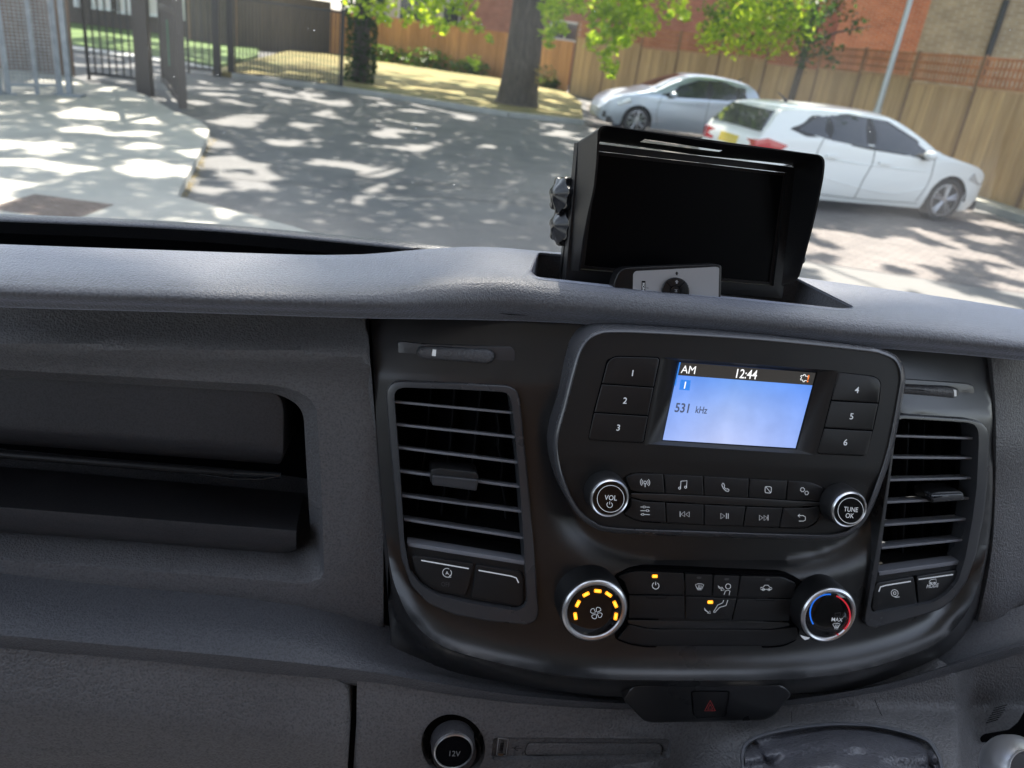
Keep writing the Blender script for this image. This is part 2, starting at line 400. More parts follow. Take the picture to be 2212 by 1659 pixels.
mb = MB()
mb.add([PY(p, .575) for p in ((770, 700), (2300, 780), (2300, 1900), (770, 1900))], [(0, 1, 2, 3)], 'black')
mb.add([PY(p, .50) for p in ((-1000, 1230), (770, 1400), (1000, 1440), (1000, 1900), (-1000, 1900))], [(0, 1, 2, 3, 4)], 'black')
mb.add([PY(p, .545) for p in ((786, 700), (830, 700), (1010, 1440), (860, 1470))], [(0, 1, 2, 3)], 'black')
mb.build('backing', dash, 0)  # black sheets added behind the panels to block daylight in the gaps
# --- left panel with its open storage bin
opn = rnd([(-1000, 742), (0, 814), (409, 838), (600, 849), (655, 880), (668, 1111), (672, 1175), (640, 1195), (584, 1186), (0, 1141), (-1000, 1063)], [0, 0, 60, 40, 30, 60, 25, 20, 30, 0, 0], 6)
def grow(o, l, t, r, b):                        # different margins per side
    q = []
    for x, y in o:
        u = max(0, min(1, (x-560)/100)); v = max(0, min(1, (y-870)/260)) ; q.append((x+r*u, y-t*(1-v)**3+b*max(0, (v-.6)/.4)**2))
    return q
lip2 = grow(opn, 0, 8, 18, 26); lip3 = grow(opn, 0, 16, 30, 68)
def relief_l(p):                                # soft bulge along the top, edges rolled
    x, y = p; t = (y-(665+.03*x)); r = 0
    r += .014*exp(-((t-80)/34)**2)              # ridge below the pad
    r -= .006*max(0, 1-t/40)
    ub = (1292+.035*x+max(0, x-300)**2*.00021); d = ub-y
    r -= .010*max(0, 1-d/45)**2
    return r
outer = [(-1000, 600)]+[(x, p2(x)-12) for x in range(-960, 780, 40)]+[(791, 672), (801, 792), (813, 944), (828, 1149), (845, 1412)]+[(700, 1390), (558, 1366), (335, 1340), (0, 1307), (-420, 1275), (-1000, 1225)]
mb = MB()
V, F2 = cdt(outer, [lip3], 16)
mb.add([US(p, LP, relief_l(p)) for p in V], F2, 'panel')
n = len(opn); R_ = [[US(p, LP, relief_l(p)) for p in lip3], [US(p, LP, relief_l(p)-.002) for p in grow(opn, 0, 14, 27, 60)],
    [US(p, LP, -.020 if p[1] > 1100 else -.006) for p in grow(opn, 0, 5, 12, 12)], [US(p, LP, -.026 if p[1] > 1100 else -.010) for p in opn]]
R_.append([P+Vector((0, .11, 0)) for P in R_[-1]])
for a, b in zip(R_, R_[1:]): mb.add(a+b, [(i, (i+1) % n, n+(i+1) % n, n+i) for i in range(n)], 'panel')
A = US((845, 1412), LP, 0); B_ = US((791, 672), LP, 0)
mb.add([A, B_, B_+Vector((0, .05, 0)), A+Vector((0, .05, 0))], [(0, 1, 2, 3)], 'black')
lpan = mb.build('side_panel', dash, 42)
# bin: back wall, upper flap, shelf with a rounded lip
mb = MB()
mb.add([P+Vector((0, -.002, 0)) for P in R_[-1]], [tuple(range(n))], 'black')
flap = rnd([(-1010, 740), (0, 806), (560, 842), (604, 852), (613, 880), (612, 985), (606, 1003), (0, 958), (-1010, 890)], [0, 0, 20, 25, 20, 20, 10, 0, 0])
BF = lambda x, z: .527+.12*(z-1.60)
plate(mb, flap, 'binsm', BF, 0, .05, r=3, step=14, offf=lambda p: -.016*max(0, 1-(962+.078*p[0]-p[1]-8)/34)**2 if (962+.078*p[0]-p[1]-8) < 34 else 0)
cols = []
for x in range(-1010, 655, 15):
    u = max(0, (x-590)/60.); ys = 1090+.080*x-2; yb = 1141+.078*x-max(0, u)**2*14
    cols.append([PY((x, ys), .535)+Vector((0, .05, .0)), PY((x, ys), .50), PY((x, ys+5), .492), PY((x, ys+13), .490), PY((x, yb), .497), PY((x, yb), .52)+Vector((0, 0, -.004))])
loft(mb, cols, 'binsm', 3)
mb.build('storage_bin', dash, 40)

# --- ledge strip under the panels and lower panels
t0 = yrow([(-1000, 1170), (-300, 1262), (0, 1297), (335, 1330), (558, 1356), (700, 1380), (862, 1424), (1122, 1476), (1271, 1496), (1400, 1504), (1580, 1505), (1709, 1495), (1845, 1484), (1980, 1455), (2089, 1417), (2212, 1381), (2420, 1320), (3400, 1150)])
t1 = yrow([(-1000, 1270), (-300, 1345), (0, 1373), (335, 1403), (632, 1432), (823, 1456), (936, 1475), (1085, 1499), (1250, 1515), (1400, 1522), (1580, 1523), (1712, 1512), (1911, 1479), (2089, 1428), (2212, 1394), (2420, 1335), (3400, 1168)])
t2 = yrow([(-1000, 1305), (-300, 1377), (0, 1403), (335, 1437), (558, 1463), (823, 1486), (936, 1505), (1085, 1526), (1271, 1540), (1368, 1543), (1580, 1545), (1700, 1535), (1778, 1526), (1911, 1499), (2089, 1446), (2212, 1410), (2420, 1352), (3400, 1190)])
ty = lambda x, a, b: lerp(a, b, max(0, min(1, (x-300)/800)))
mb = MB(); cols = []
for x in [-1000+i*20 for i in range(218)]:
    a, b, c = t0(x), t1(x), t2(x); Y0 = ty(x, .462, .452); Y1 = ty(x, .438, .436)
    cols.append([PY((x, a), Y0)+Vector((0, .03, .003)), PY((x, a), Y0), PY((x, lerp(a, b, .5)), lerp(Y0, Y1, .55)), PY((x, lerp(a, b, .93)), Y1+.001), PY((x, b), Y1), PY((x, lerp(b, c, .3)), Y1+.001), PY((x, lerp(b, c, .9)), Y1+.004), PY((x, c), Y1+.010), PY((x, c), Y1+.03)])
loft(mb, cols, 'strip', 3); mb.build('trim_strip', dash, 50)
LOW = lambda x, z: .446+.10*(z-1.47)
def low_rel(p):
    x, y = p; t = y-t2(x); return .010*(1-exp(-max(0, t)/70))+.003*exp(-((t-120)/50)**2)
mb = MB()
gl = [(-1000, 1296)]+[(x, t2(x)-10) for x in range(-960, 740, 40)]+[(761, 1466), (757, 1560), (750, 1664), (738, 1900), (-1000, 1900)]
plate(mb, gl, 'low', LOW, 0, .02, step=18, offf=lambda p: low_rel(p)-(.004 if p[1] > 1636+.045*p[0] else 0)-.004*max(0, 1-(757-p[0])/7)**2)
mb.build('glovebox_door', dash, 60)
CX = lambda x, z: LOW(x, z)-.9*max(0, x-.30)*max(0, 1.50-z)*1.2
def low_rel2(p):
    x, y = p; t = y-t2(x); r = .010*(1-exp(-max(0, t)/70)); k = max(0, min(1, (x-1440)/330)); k = k*k*(3-2*k)
    r += k*.05*max(0, y-1528)/110.; q = max(0, (x-2064)/40); r -= .03*(min(1, q)**2*(3-2*min(1, q))) if q > 0 else 0
    r += .006*exp(-((x-1400)/60)**2)*min(1, t/80)
    return r
sock = arc(z10((715, 500)), 69, 0, 354, 60); usb = rnd(z10((948, 448), (1960, 456), (1982, 478), (1974, 570), (936, 582)), [10, 8, 8, 10, 10])
gaiter = spl([(1600, 1740), (1601, 1659), (1600, 1627), (1611, 1602), (1653, 1582), (1745, 1565), (1828, 1560), (1911, 1567), (1999, 1592), (2027, 1624), (2038, 1659), (2050, 1740)], 6)
mb = MB()
lo = [(x, t2(x)-10) for x in range(771, 3300, 40)]+[(3300, 1190), (3300, 1900), (752, 1900), (763, 1664), (770, 1560)]
plate(mb, lo, 'low', LOW, 0, .02, holes=[sock, usb, gaiter], step=15, offf=lambda p: low_rel2(p)-.003*max(0, 1-(p[0]-765)/7)**2, hdepth=.03)
LR = lambda o: (lambda x, z: LOW(x, z))
# seams moulded into the console
for ln in (z11((693, 415), (694, 520)), z11((1235, 340), (1275, 430), (1320, 508))):
    stroke(mb, ln, 1.2, 'black', lambda x, z: LOW(x, z), low_rel2(ln[0])+.0012 if False else low_rel2(((ln[0][0]+ln[-1][0])/2, (ln[0][1]+ln[-1][1])/2))+.004)
mb.build('console_panel', dash, 60)

# power socket
mb = MB(); U_ = -IN
c = US(z10((717, 505)), LOW, -.006)
mb.lathe(c, U_, [(.0215, .004), (.0208, .0075), (.0195, .006), (.018, -.006), (.0175, .006), (.0168, .009)], 'binsm', 48)
cap = MB(); cc = US(z10((717, 530)), LOW, .012+low_rel2(z10((717, 530))))
cap.lathe(cc, U_, [(.0166, -.014), (.0163, -.004), (.0150, -.0015)], 'binsm', 48)
cap.lathe(cc, U_, [(.0150, -.0015), (.0146, .0004), (.0138, .0008), (.0134, -.0002)], 'chrome', 48)
cap.lathe(cc, U_, [(.0134, -.0002), (.012, 0), (.0001, .0001)], 'black', 48)
so = mb.build('power_socket', dash, 40)
text(cap, '12V', z10((720, 541)), 12, 'dimprint2', LOW, .0135+low_rel2(z10((717, 530))), (1, .04), (.1, -1)) if 'dimprint2' in M else None
cap.build('socket_cap', so, 40)
# usb port
usr = low_rel2(z10((1500, 500)))
UL = lambda x, z: LOW(x, z)
mb = MB()
plate(mb, inset(usb, 1), 'low', UL, usr-.003, .01, step=20)
up_ = mb.build('usb_panel', dash, 40)
mb = MB(); plate(mb, rnd(z10((1152, 480), (1905, 483), (1928, 500), (1925, 545), (1900, 550), (1140, 548), (1132, 530)), 6), 'low', UL, usr-.0012, .003, r=2)
stroke(mb, rnd(z10((1150, 477), (1907, 480), (1931, 500), (1928, 547), (1900, 553), (1138, 551), (1129, 530)), 6), 1.2, 'black', UL, usr-.0026, closed=True)
mb.build('blank_cover', up_, 40)
mb = MB(); uo = z10((976, 450), (1036, 455), (1023, 556), (964, 550))
plate(mb, rnd(uo, 2), 'chrome', UL, usr-.002, .01, holes=[inset(uo, 1.6)], hm='black')
plate(mb, inset(uo, 1), 'black', UL, usr-.008, .001)
plate(mb, z10((990, 462), (1012, 464), (1002, 540), (981, 538)), 'blade', UL, usr-.003, .006)
plate(mb, z10((976, 546), (1006, 548), (1005, 555), (975, 553)), 'brass', UL, usr-.0018, .001)
for a in (z10((1055, 508), (1110, 512)), z10((1070, 509), (1085, 498), (1098, 499)), z10((1068, 509), (1080, 522), (1092, 522))): stroke(mb, a, 1.1, 'black', UL, usr-.0026)
mb.build('usb_port', up_, 30)

# --- driver side panel
mb = MB()
ro = spl([(2131, 735), (2141, 774), (2147, 830), (2151, 890), (2152, 960), (2151, 1029), (2145, 1168), (2126, 1284), (2094, 1409)], 6, False)+[(x, t0(x)+3) for x in (2150, 2212, 2300, 2400, 2700, 3000, 3300)]+[(3300, 900), (2400, 780), (2212, 755)]
plate(mb, ro, 'panel', RP, 0, .02, step=18, offf=lambda p: -.003*max(0, 1-(p[1]-780)/40)-.004*max(0, 1-(p[0]-2125)/40)**2-.03*min(1, max(0, (p[0]-2170)/230))**1.5+.006*exp(-((p[1]-960)/70)**2))
mb.build('side_panel', dash, 50)

# --- centre fascia
K = spl([(800, 672), (806, 780), (814, 920), (824, 1050), (842, 1216), (865, 1295), (898, 1350), (958, 1397), (1063, 1429), (1197, 1456), (1308, 1467), (1450, 1470), (1600, 1470), (1700, 1467), (1812, 1456), (1911, 1434), (2020, 1392), (2080, 1335), (2112, 1265), (2136, 1150), (2144, 1000), (2140, 850), (2130, 748)], 16, closed=False)
K += [(2000, 743), (1800, 730), (1600, 713), (1400, 698), (1200, 683), (1000, 677)]
KB = [k for k in K if k[1] > 900]
zLo = z6((148, 450), (152, 410), (175, 378), (215, 368), (500, 380), (740, 393), (782, 415), (796, 470), (830, 800), (860, 1150), (887, 1490), (872, 1532), (830, 1548), (640, 1530), (480, 1500), (350, 1445), (270, 1360), (220, 1220), (195, 950), (165, 650))
zLi = z6((186, 440), (198, 412), (230, 400), (500, 410), (720, 422), (746, 440), (757, 480), (790, 800), (815, 1150), (832, 1440), (815, 1468), (780, 1482), (560, 1447), (400, 1407), (320, 1362), (262, 1292), (236, 1150), (215, 800))
zRo = z8((262, 520), (300, 511), (600, 530), (665, 545), (697, 580), (704, 620), (700, 800), (680, 980), (645, 1160), (600, 1290), (540, 1375), (480, 1420), (400, 1445), (250, 1485), (165, 1508), (130, 1500), (122, 1470), (150, 1300), (200, 1000), (240, 720))
zRi = z8((275, 540), (300, 530), (600, 548), (640, 560), (655, 590), (657, 640), (647, 850), (627, 1000), (594, 1180), (560, 1290), (505, 1352), (445, 1388), (350, 1408), (175, 1440), (155, 1428), (152, 1400), (185, 1250), (215, 1030), (245, 800))
zLx = inset(rnd(zLo, 9), 1); zRx = inset(rnd(zRo, 9), 1)
def relief(p):
    d = min(hypot(p[0]-k[0], p[1]-k[1]) for k in KB); w_ = max(0, min(1, (p[1]-1150)/200))
    r = .014*w_*max(0, 1-d/(62*w_+16))**2.2
    cr = 822+.07*(p[0]-1000); r -= .00010*max(0, cr-p[1])
    if inside(p, zLx) or inside(p, zRx): r = min(r, 0)
    # hollow the head unit sits in
    dx = (p[0]-1560)/385.; dy = (p[1]-1000)/245.; q = hypot(abs(dx)**1.6, abs(dy)**1.6)
    r -= .010*max(0, 1-max(0, (q-.80))/.35)**2*(1 if p[1] > 900 else max(0, (p[1]-780)/120))
    return r
mb = MB(); n = len(K)
hl = rnd(inset(zLo, 2), 8); hr = rnd(inset(zRo, 2), 8)
plate(mb, K, 'fascia', S, 0, 0, holes=[hl, hr], step=13, offf=relief, hdepth=.02)
fl = []
for i, k in enumerate(K):
    a, b = Vector(K[i-1]), Vector(K[(i+1) % n]); t = (b-a).normalized(); q = Vector((t.y, -t.x))
    fl.append(q if q.dot(Vector(k)-Vector((1500, 1000))) > 0 else -q)
ra = [US(k, S, relief(k)) for k in K]; rb = [US(tuple(Vector(k)+q*2.5), S, relief(k)-.0022) for k, q in zip(K, fl)]; KX = [tuple(Vector(k)+q*2.5) for k, q in zip(K, fl)]
OC = [(791, 664), (801, 792), (812, 944), (826, 1149), (838, 1300), (846, 1412)]+[(x, t0(x)+4) for x in range(870, 2090, 30)]+[(2096, 1416), (2130, 1284), (2149, 1168), (2155, 1029), (2155, 890), (2145, 774), (2138, 740), (2000, 734), (1800, 721), (1600, 704), (1400, 689), (1200, 674), (1000, 668)]
def foff(p):
    i = min(range(n), key=lambda j: hypot(p[0]-KX[j][0], p[1]-KX[j][1])); d = hypot(p[0]-KX[i][0], p[1]-KX[i][1]); e = relief(K[i])-.0024
    q_ = max(0, min(1, (p[1]-1250)/150)); u = min(1, d/lerp(8, 42, q_)); return lerp(e, min(e-.001, lerp(-.024, -.014, q_)), u*u*(3-2*u))
V, F2 = cdt(OC, [KX], 12); mb.add([US(p, S, foff(p)) for p in V], F2, 'fascia')
for a, b in ((ra, rb),): mb.add(a+b, [(i, (i+1) % n, n+(i+1) % n, n+i) for i in range(n)], 'fascia')
fas = mb.build('centre_fascia', dash, 38)

# --- air vents
def pline(mb, pts, w_, m, off): stroke(mb, pts, w_, m, S, off)
def vent(lbl, out, inn, panel, slats, lip, tab, blades, buttons):
    mb = MB(); o = rnd(out, 9); i_ = rnd(inn, 8)
    plate(mb, o, 'ring', S, .0048, .014, holes=[i_], r=4, hdepth=.020)
    ring = mb.build('air_vent', dash, 40); ring['label'] = lbl
    mb = MB(); plate(mb, inset(i_, -9), 'black', S, -.040, .002); 
    n = len(i_); a = [US(p, S, -.010) for p in inset(i_, -1.5)]; b = [P+IN*.027 for P in a]
    mb.add(a+b, [(k, (k+1) % n, n+(k+1) % n, n+k) for k in range(n)], 'blade')
    mb.build('duct', ring, 40)
    for ln in blades:
        mb = MB()
        for a, b in zip(ln, ln[1:]): plate(mb, [(a[0]-1.2, a[1]), (a[0]+1.2, a[1]), (b[0]+1.2, b[1]), (b[0]-1.2, b[1])], 'blade', S, -.028, .008)
        mb.build('vertical_blade', ring, 30)
    for a, b in slats:
        mb = MB(); q = [(a[0]-2, a[1]-2.6), (b[0]+2, b[1]-2.6), (b[0]+2, b[1]+2.6), (a[0]-2, a[1]+2.6)]
        plate(mb, q, 'slat', S, -.002, .016, r=1.4, inn=Vector((0, 1, -.45)).normalized()); mb.build('slat', ring, 30)
    mb = MB(); plate(mb, rnd(panel, 5), 'btn', S, -.0015, .03, step=None)
    q = [(lip[0][0], lip[0][1]-3), (lip[1][0], lip[1][1]-3), (lip[1][0]+1, lip[1][1]+6), (lip[0][0]+2, lip[0][1]+6)]
    plate(mb, q, 'slat', S, -.0008, .01, r=1.5); mb.build('switch_panel', ring, 30)
    mb = MB(); plate(mb, rnd(tab[0], 5), 'btn', S, .002, .02, r=3); plate(mb, rnd(tab[1], 3), 'ring', S, .005, .008, r=3.5); 
    stroke(mb, rnd(inset(tab[1], 4), 2), 1, 'ring', S, .0053, closed=True)
    mb.build('direction_tab', ring, 40)
    for out_, deco in buttons:
        mb = MB(); plate(mb, rnd(out_, 6), 'btn', S, .0012, .006, r=2); deco(mb); mb.build('switch', ring, 40)
def dL1(mb):
    stroke(mb, z6((318, 1237), (548, 1277)), 2.6, 'white', S, .0016)
    c = z6((443, 1297)); text(mb, 'A', c, 7.5, 'white', S, .0016, (1, .12), (-.05, -1))
    stroke(mb, arc(c, 9.5, 60, 300), 1.2, 'white', S, .0016); stroke(mb, arc(c, 9.5, -50, 40), 1.2, 'white', S, .0016)
    stroke(mb, [(c[0]+9, c[1]+9), (c[0]+4, c[1]+10.5), (c[0]+7, c[1]+4)], 1.2, 'white', S, .0016)
    text(mb, 'OFF', z6((436, 1353)), 10, 'dimprint', S, .0016, (1, .12), (-.05, -1), .8)
def dL2(mb): stroke(mb, z6((595, 1285), (752, 1313), (778, 1322), (789, 1346)), 2.6, 'white', S, .0016)
vent('air vent left of the head unit', zLo, zLi, z6((246, 1150), (819, 1243), (832, 1440), (815, 1466), (780, 1480), (560, 1446), (400, 1406), (320, 1361), (262, 1291)),
     [z6(a, b) for a, b in (((192, 470), (750, 523)), ((202, 580), (765, 641)), ((210, 692), (778, 764)), ((217, 806), (793, 883)), ((230, 925), (800, 1002)), ((240, 1040), (808, 1130)))],
     z6((250, 1156), (820, 1247)), (z6((365, 795), (400, 790), (580, 810), (597, 825), (590, 880), (360, 860)), z6((372, 825), (595, 848), (585, 900), (370, 872))),
     [z6((365, 410), (340, 700), (300, 1000)), z6((480, 415), (455, 700), (415, 1020)), z6((606, 415), (575, 700), (535, 1035)), z6((685, 530), (695, 610), (690, 690), (712, 770), (705, 850), (725, 960), (728, 1040))],
     [(z6((272, 1226), (287, 1212), (572, 1255), (550, 1350), (530, 1410), (400, 1388), (325, 1345), (290, 1290)), dL1), (z6((584, 1258), (795, 1292), (812, 1315), (813, 1440), (790, 1462), (560, 1418), (570, 1350)), dL2)])
def dR1(mb):
    stroke(mb, z8((190, 1338), (198, 1316), (225, 1308), (340, 1290)), 2.6, 'white', S, .0016)
    c = z8((264, 1345)); stroke(mb, arc(c, 7.5, 0, 340), 1.1, 'white', S, .0016, closed=True); stroke(mb, arc(c, 3, 0, 340), 1.3, 'white', S, .0016, closed=True)
    stroke(mb, [(c[0]+1, c[1]+9), (c[0]+11, c[1]+8)], 1.2, 'white', S, .0016)
def dR2(mb):
    stroke(mb, z8((375, 1281), (536, 1258)), 2.6, 'white', S, .0016)
    c = z8((441, 1292)); x, y = c
    stroke(mb, [(x-8, y+3), (x-7, y-1), (x-3, y-5), (x+7, y-6), (x+8, y+2)], 1.2, 'white', S, .0016, closed=True)
    for q in (-4, 4): stroke(mb, arc((x+q, y+3), 1.8, 0, 330, 8), 1, 'white', S, .0017, closed=True)
    text(mb, 'MODE', z8((441, 1310)), 8.5, 'white', S, .0016, (1, -.13), (.22, -1), .78)
vent('air vent right of the head unit', zRo, zRi, z8((187, 1248), (594, 1190), (560, 1290), (505, 1352), (445, 1388), (350, 1408), (175, 1440), (155, 1428), (152, 1400)),
     [z8(a, b) for a, b in (((255, 612), (648, 624)), ((250, 712), (648, 716)), ((245, 818), (644, 808)), ((232, 922), (638, 902)), ((220, 1028), (625, 998)), ((207, 1135), (608, 1094)))],
     z8((188, 1250), (592, 1194)), (z8((428, 880), (470, 872), (570, 868), (586, 880), (585, 912), (430, 924)), z8((430, 886), (580, 879), (592, 910), (445, 920))),
     [z8((405, 550), (400, 700), (395, 1200)), z8((330, 550), (325, 700), (300, 1200)), z8((632, 740), (640, 850), (625, 950), (615, 1060)), z8((480, 550), (470, 1180))],
     [(z8((168, 1318), (182, 1297), (352, 1268), (357, 1300), (368, 1397), (178, 1432), (158, 1418)), dR1), (z8((365, 1268), (545, 1238), (563, 1246), (548, 1290), (500, 1345), (440, 1380), (374, 1394)), dR2)])

# --- airflow thumbwheels
def thumb(rec, wh, mk, deco):
    mb = MB(); rr = relief(rec[0])
    plate(mb, rnd(rec, 7), 'ring', S, rr+.0022, .012, holes=[rnd(wh, 8)], r=2, hdepth=.01)
    mb.v = [v for v in mb.v]; deco(mb, rr+.0027); o = mb.build('thumbwheel_surround', dash, 40)
    m2 = MB(); plate(m2, rnd(inset(wh, 1), 9), 'strip', S, rr+.0065, .02, r=10)
    q = [((a[0]+b[0])/2, (a[1]+b[1])/2) for a, b in zip(wh, wh[::-1])]
    plate(m2, mk, 'white', S, rr+.0068, .001)
    m2.build('thumbwheel', o, 60)
def dT1(mb, rr):
    x, y = z6((249, 222)); stroke(mb, [(x-6, y-6), (x+6, y-5), (x+6, y+6), (x-6, y+5)], 1.1, 'dimprint', S, rr, closed=True)
    stroke(mb, [(x-6, y-6), (x+6, y+6)], 1.1, 'dimprint', S, rr); stroke(mb, [(x+6, y-5), (x-6, y+5)], 1.1, 'dimprint', S, rr)
    x, y = z6((713, 255))
    for k in range(4): stroke(mb, [(x-8, y-6+4*k), (x-3, y-7+4*k), (x+2, y-5+4*k), (x+8, y-6+4*k)], 1.1, 'dimprint', S, rr)
def dT2(mb, rr):
    x, y = z8((598, 414))
    for k in range(4): stroke(mb, [(x-7, y-6+4*k), (x-2, y-7+4*k), (x+2, y-5+4*k), (x+7, y-6+4*k)], 1.1, 'dimprint', S, rr)
thumb(z6((204, 182), (220, 176), (320, 188), (755, 205), (772, 225), (771, 290), (745, 306), (225, 274), (205, 255)), z6((296, 225), (305, 203), (345, 197), (640, 213), (672, 228), (676, 262), (650, 287), (320, 263), (298, 245)), z6((373, 217), (391, 218), (388, 249), (369, 247)), dT1)
thumb(z8((240, 340), (600, 366), (632, 378), (640, 452), (560, 458), (240, 430)), z8((250, 366), (520, 378), (560, 392), (566, 418), (545, 438), (250, 412)), z8((541, 396), (552, 399), (553, 426), (544, 428)), dT2)
# ================================================================== HEAD UNIT
RO = .021                                          # how far its face stands off the fascia
SF = lambda x, z: S(.24, z)         # its own nearly flat front
ro_ = spl(z5((455, 60), (700, 66), (1300, 103), (1900, 163), (2040, 190), (2125, 238), (2160, 330), (2150, 450), (2090, 760), (2030, 950), (1962, 1120), (1890, 1225), (1790, 1282), (1600, 1292), (900, 1270), (470, 1252), (335, 1212), (235, 1120), (152, 960), (114, 800), (117, 680), (165, 500), (205, 340), (250, 190), (305, 110), (372, 72)), 6)
mb = MB()
face = inset(ro_, 12)
scrw = rnd(z5((752, 232), (1752, 308), (1625, 797), (662, 735)), 5)
def knob_c(x, y): return z5((x, y))
# rounded body with a lighter rim
rm = [US(p, SF, RO-.010) for p in ro_]
prof = [(0, -.010), (.6, -.006), (2.5, -.0028), (5.5, -.0008), (9, 0), (11, -.0004), (12, -.0014)]
rr_ = [[US(p, SF, RO+dz) for p in inset(ro_, ins)] for ins, dz in prof]
rr_.insert(0, [P+IN*.035 for P in rr_[0]])
n = len(ro_)
for a, b in zip(rr_, rr_[1:]): mb.add(a+b, [(i, (i+1) % n, n+(i+1) % n, n+i) for i in range(n)], 'rim')
def rrel(p):                                        # slight ledge under the screen, button rows sunk below it
    x, y = (p[0]-1152.1)/.372, (p[1]-685.8)/.372
    t = (y-(800+.055*x))/60; t = max(0, min(1, t)); return -.0014-.0018*t*t*(3-2*t)
V, F2 = cdt(face, [scrw], 16); mb.add([US(p, SF, RO+rrel(p)) for p in V], F2, 'radio')
scr_in = z5((838, 255), (1648, 318), (1528, 766), (745, 716))
a = [US(p, SF, RO+rrel(p)) for p in scrw]; k = len(scrw)
near = lambda p: min(range(4), key=lambda i: hypot(scr_in[i][0]-p[0], scr_in[i][1]-p[1]))
b = [US(scr_in[near(p)], SF, RO-.0062) for p in scrw]
mb.add(a+b, [(i, (i+1) % k, k+(i+1) % k, k+i) for i in range(k)], 'radio')
radio = mb.build('head_unit', dash, 30); radio['label'] = 'radio with a lit blue screen, number keys and two silver ringed knobs'
# display
M['lcd'] = mat('lcd_blue', (.1, .2, .5), .25); _b = BS(M['lcd'])
v = coords(M['lcd'], 'UV'); gr = nd(M['lcd'], 'ShaderNodeSeparateXYZ'); lk(M['lcd'], v, gr.inputs[0])
cr1 = ramp(M['lcd'], gr.outputs['Y'], [(.0, (.50, .58, .90)), (.45, (.36, .50, .90)), (.85, (.17, .37, .90)), (1, (.10, .28, .84))])
cr2 = ramp(M['lcd'], gr.outputs['X'], [(.0, (.55, .72, 1.0)), (.45, (1, 1, 1)), (1, (.55, .72, 1.0))])
mx = nd(M['lcd'], 'ShaderNodeMixRGB', blend_type='MULTIPLY'); mx.inputs[0].default_value = .8; lk(M['lcd'], cr1, mx.inputs[1]); lk(M['lcd'], cr2, mx.inputs[2])
sm = nd(M['lcd'], 'ShaderNodeTexNoise'); sm.inputs['Scale'].default_value = 60; sm.inputs['Detail'].default_value = 6; lk(M['lcd'], coords(M['lcd']), sm.inputs['Vector'])
sr = ramp(M['lcd'], sm.outputs['Fac'], [(.35, (.90, .90, .90)), (.7, (1.04, 1.04, 1.04))]); mx3 = nd(M['lcd'], 'ShaderNodeMixRGB', blend_type='MULTIPLY'); mx3.inputs[0].default_value = 1
lk(M['lcd'], mx.outputs[0], mx3.inputs[1]); lk(M['lcd'], sr, mx3.inputs[2]); lk(M['lcd'], mx3.outputs[0], _b.inputs['Emission Color']); _b.inputs['Emission Strength'].default_value = .33; _b.inputs['Base Color'].default_value = (.02, .02, .03, 1)
M['lcdbar'] = mat('lcd_bar', (.02, .02, .02), .3, emit=(.12, .11, .10), es=.09)
M['lcdw'] = mat('lcd_white', (.5, .5, .5), .4, emit=(1, 1, 1), es=.33)
M['lcdd'] = mat('lcd_grey', (.05, .06, .09), .4, emit=(.07, .09, .16), es=.3)
M['lcdo'] = mat('lcd_orange', (.5, .1, .02), .4, emit=(1, .22, .03), es=.4)
M['lcdb'] = mat('lcd_deep_blue', (.02, .08, .3), .4, emit=(.03, .20, .66), es=.35)
SD = RO-.0060
def sq(a, b, c, d, u, v): return tuple(lerp(lerp(a[i], b[i], u), lerp(d[i], c[i], u), v) for i in (0, 1))
A, B_, C_, D = z5((848, 260), (1640, 322), (1522, 759), (751, 711))
me_v = []; me_f = []; uvs = []; N_ = 8
for j in range(N_+1):
    for i in range(N_+1):
        u, v_ = i/N_, j/N_; me_v.append(US(sq(A, B_, C_, D, u, v_), SF, SD)); uvs.append((u, 1-v_))
me_f = [(j*(N_+1)+i, j*(N_+1)+i+1, (j+1)*(N_+1)+i+1, (j+1)*(N_+1)+i) for j in range(N_) for i in range(N_)]
mb = MB(); mb.add(me_v, me_f, 'lcd')
Ab, Bb, Cb, Db = sq(A, B_, C_, D, 0, 0), sq(A, B_, C_, D, 1, 0), sq(A, B_, C_, D, 1, .165), sq(A, B_, C_, D, 0, .165)
mb.add([US(p, SF, SD+.0002) for p in (Ab, Bb, Cb, Db)], [(0, 1, 2, 3)], 'lcdbar')
mb.add([US(p, SF, SD+.0003) for p in (sq(A, B_, C_, D, 0, 0), sq(A, B_, C_, D, .010, 0), sq(A, B_, C_, D, .010, .30), sq(A, B_, C_, D, 0, .30))], [(0, 1, 2, 3)], 'lcdb')
SLs = (1, .075); UPs = (.20, -1)
text(mb, 'AM', z5((903, 302)), 17.5, 'lcdw', SF, SD+.0004, SLs, UPs, .92, .0)
text(mb, '12:44', z5((1235, 327)), 20, 'lcdw', SF, SD+.0004, SLs, UPs, .80, .008)
bx = z5((856, 360), (914, 365), (907, 424), (847, 419)); mb.add([US(p, SF, SD+.0003) for p in bx], [(0, 1, 2, 3)], 'lcdb')
text(mb, '1', z5((881, 392)), 15, 'lcdw', SF, SD+.0005, SLs, UPs, .85, .02)
text(mb, '531', z5((869, 524)), 20, 'lcdd', SF, SD+.0004, SLs, UPs, .84, .022)
text(mb, 'kHz', z5((976, 536)), 15, 'lcdd', SF, SD+.0004, SLs, UPs, .76, .016)
c = z5((1572, 352)); gearp = []
for i in range(24):
    r_ = 8.2 if (i//2) % 2 else 5.6; gearp.append((c[0]+r_*cos(i*2*pi/24), c[1]+r_*sin(i*2*pi/24)))
stroke(mb, gearp[3:], 1.3, 'lcdw', SF, SD+.0004)
text(mb, '!', z5((1596, 354)), 15, 'lcdo', SF, SD+.0005, SLs, UPs, .9, .02)
me0 = mb
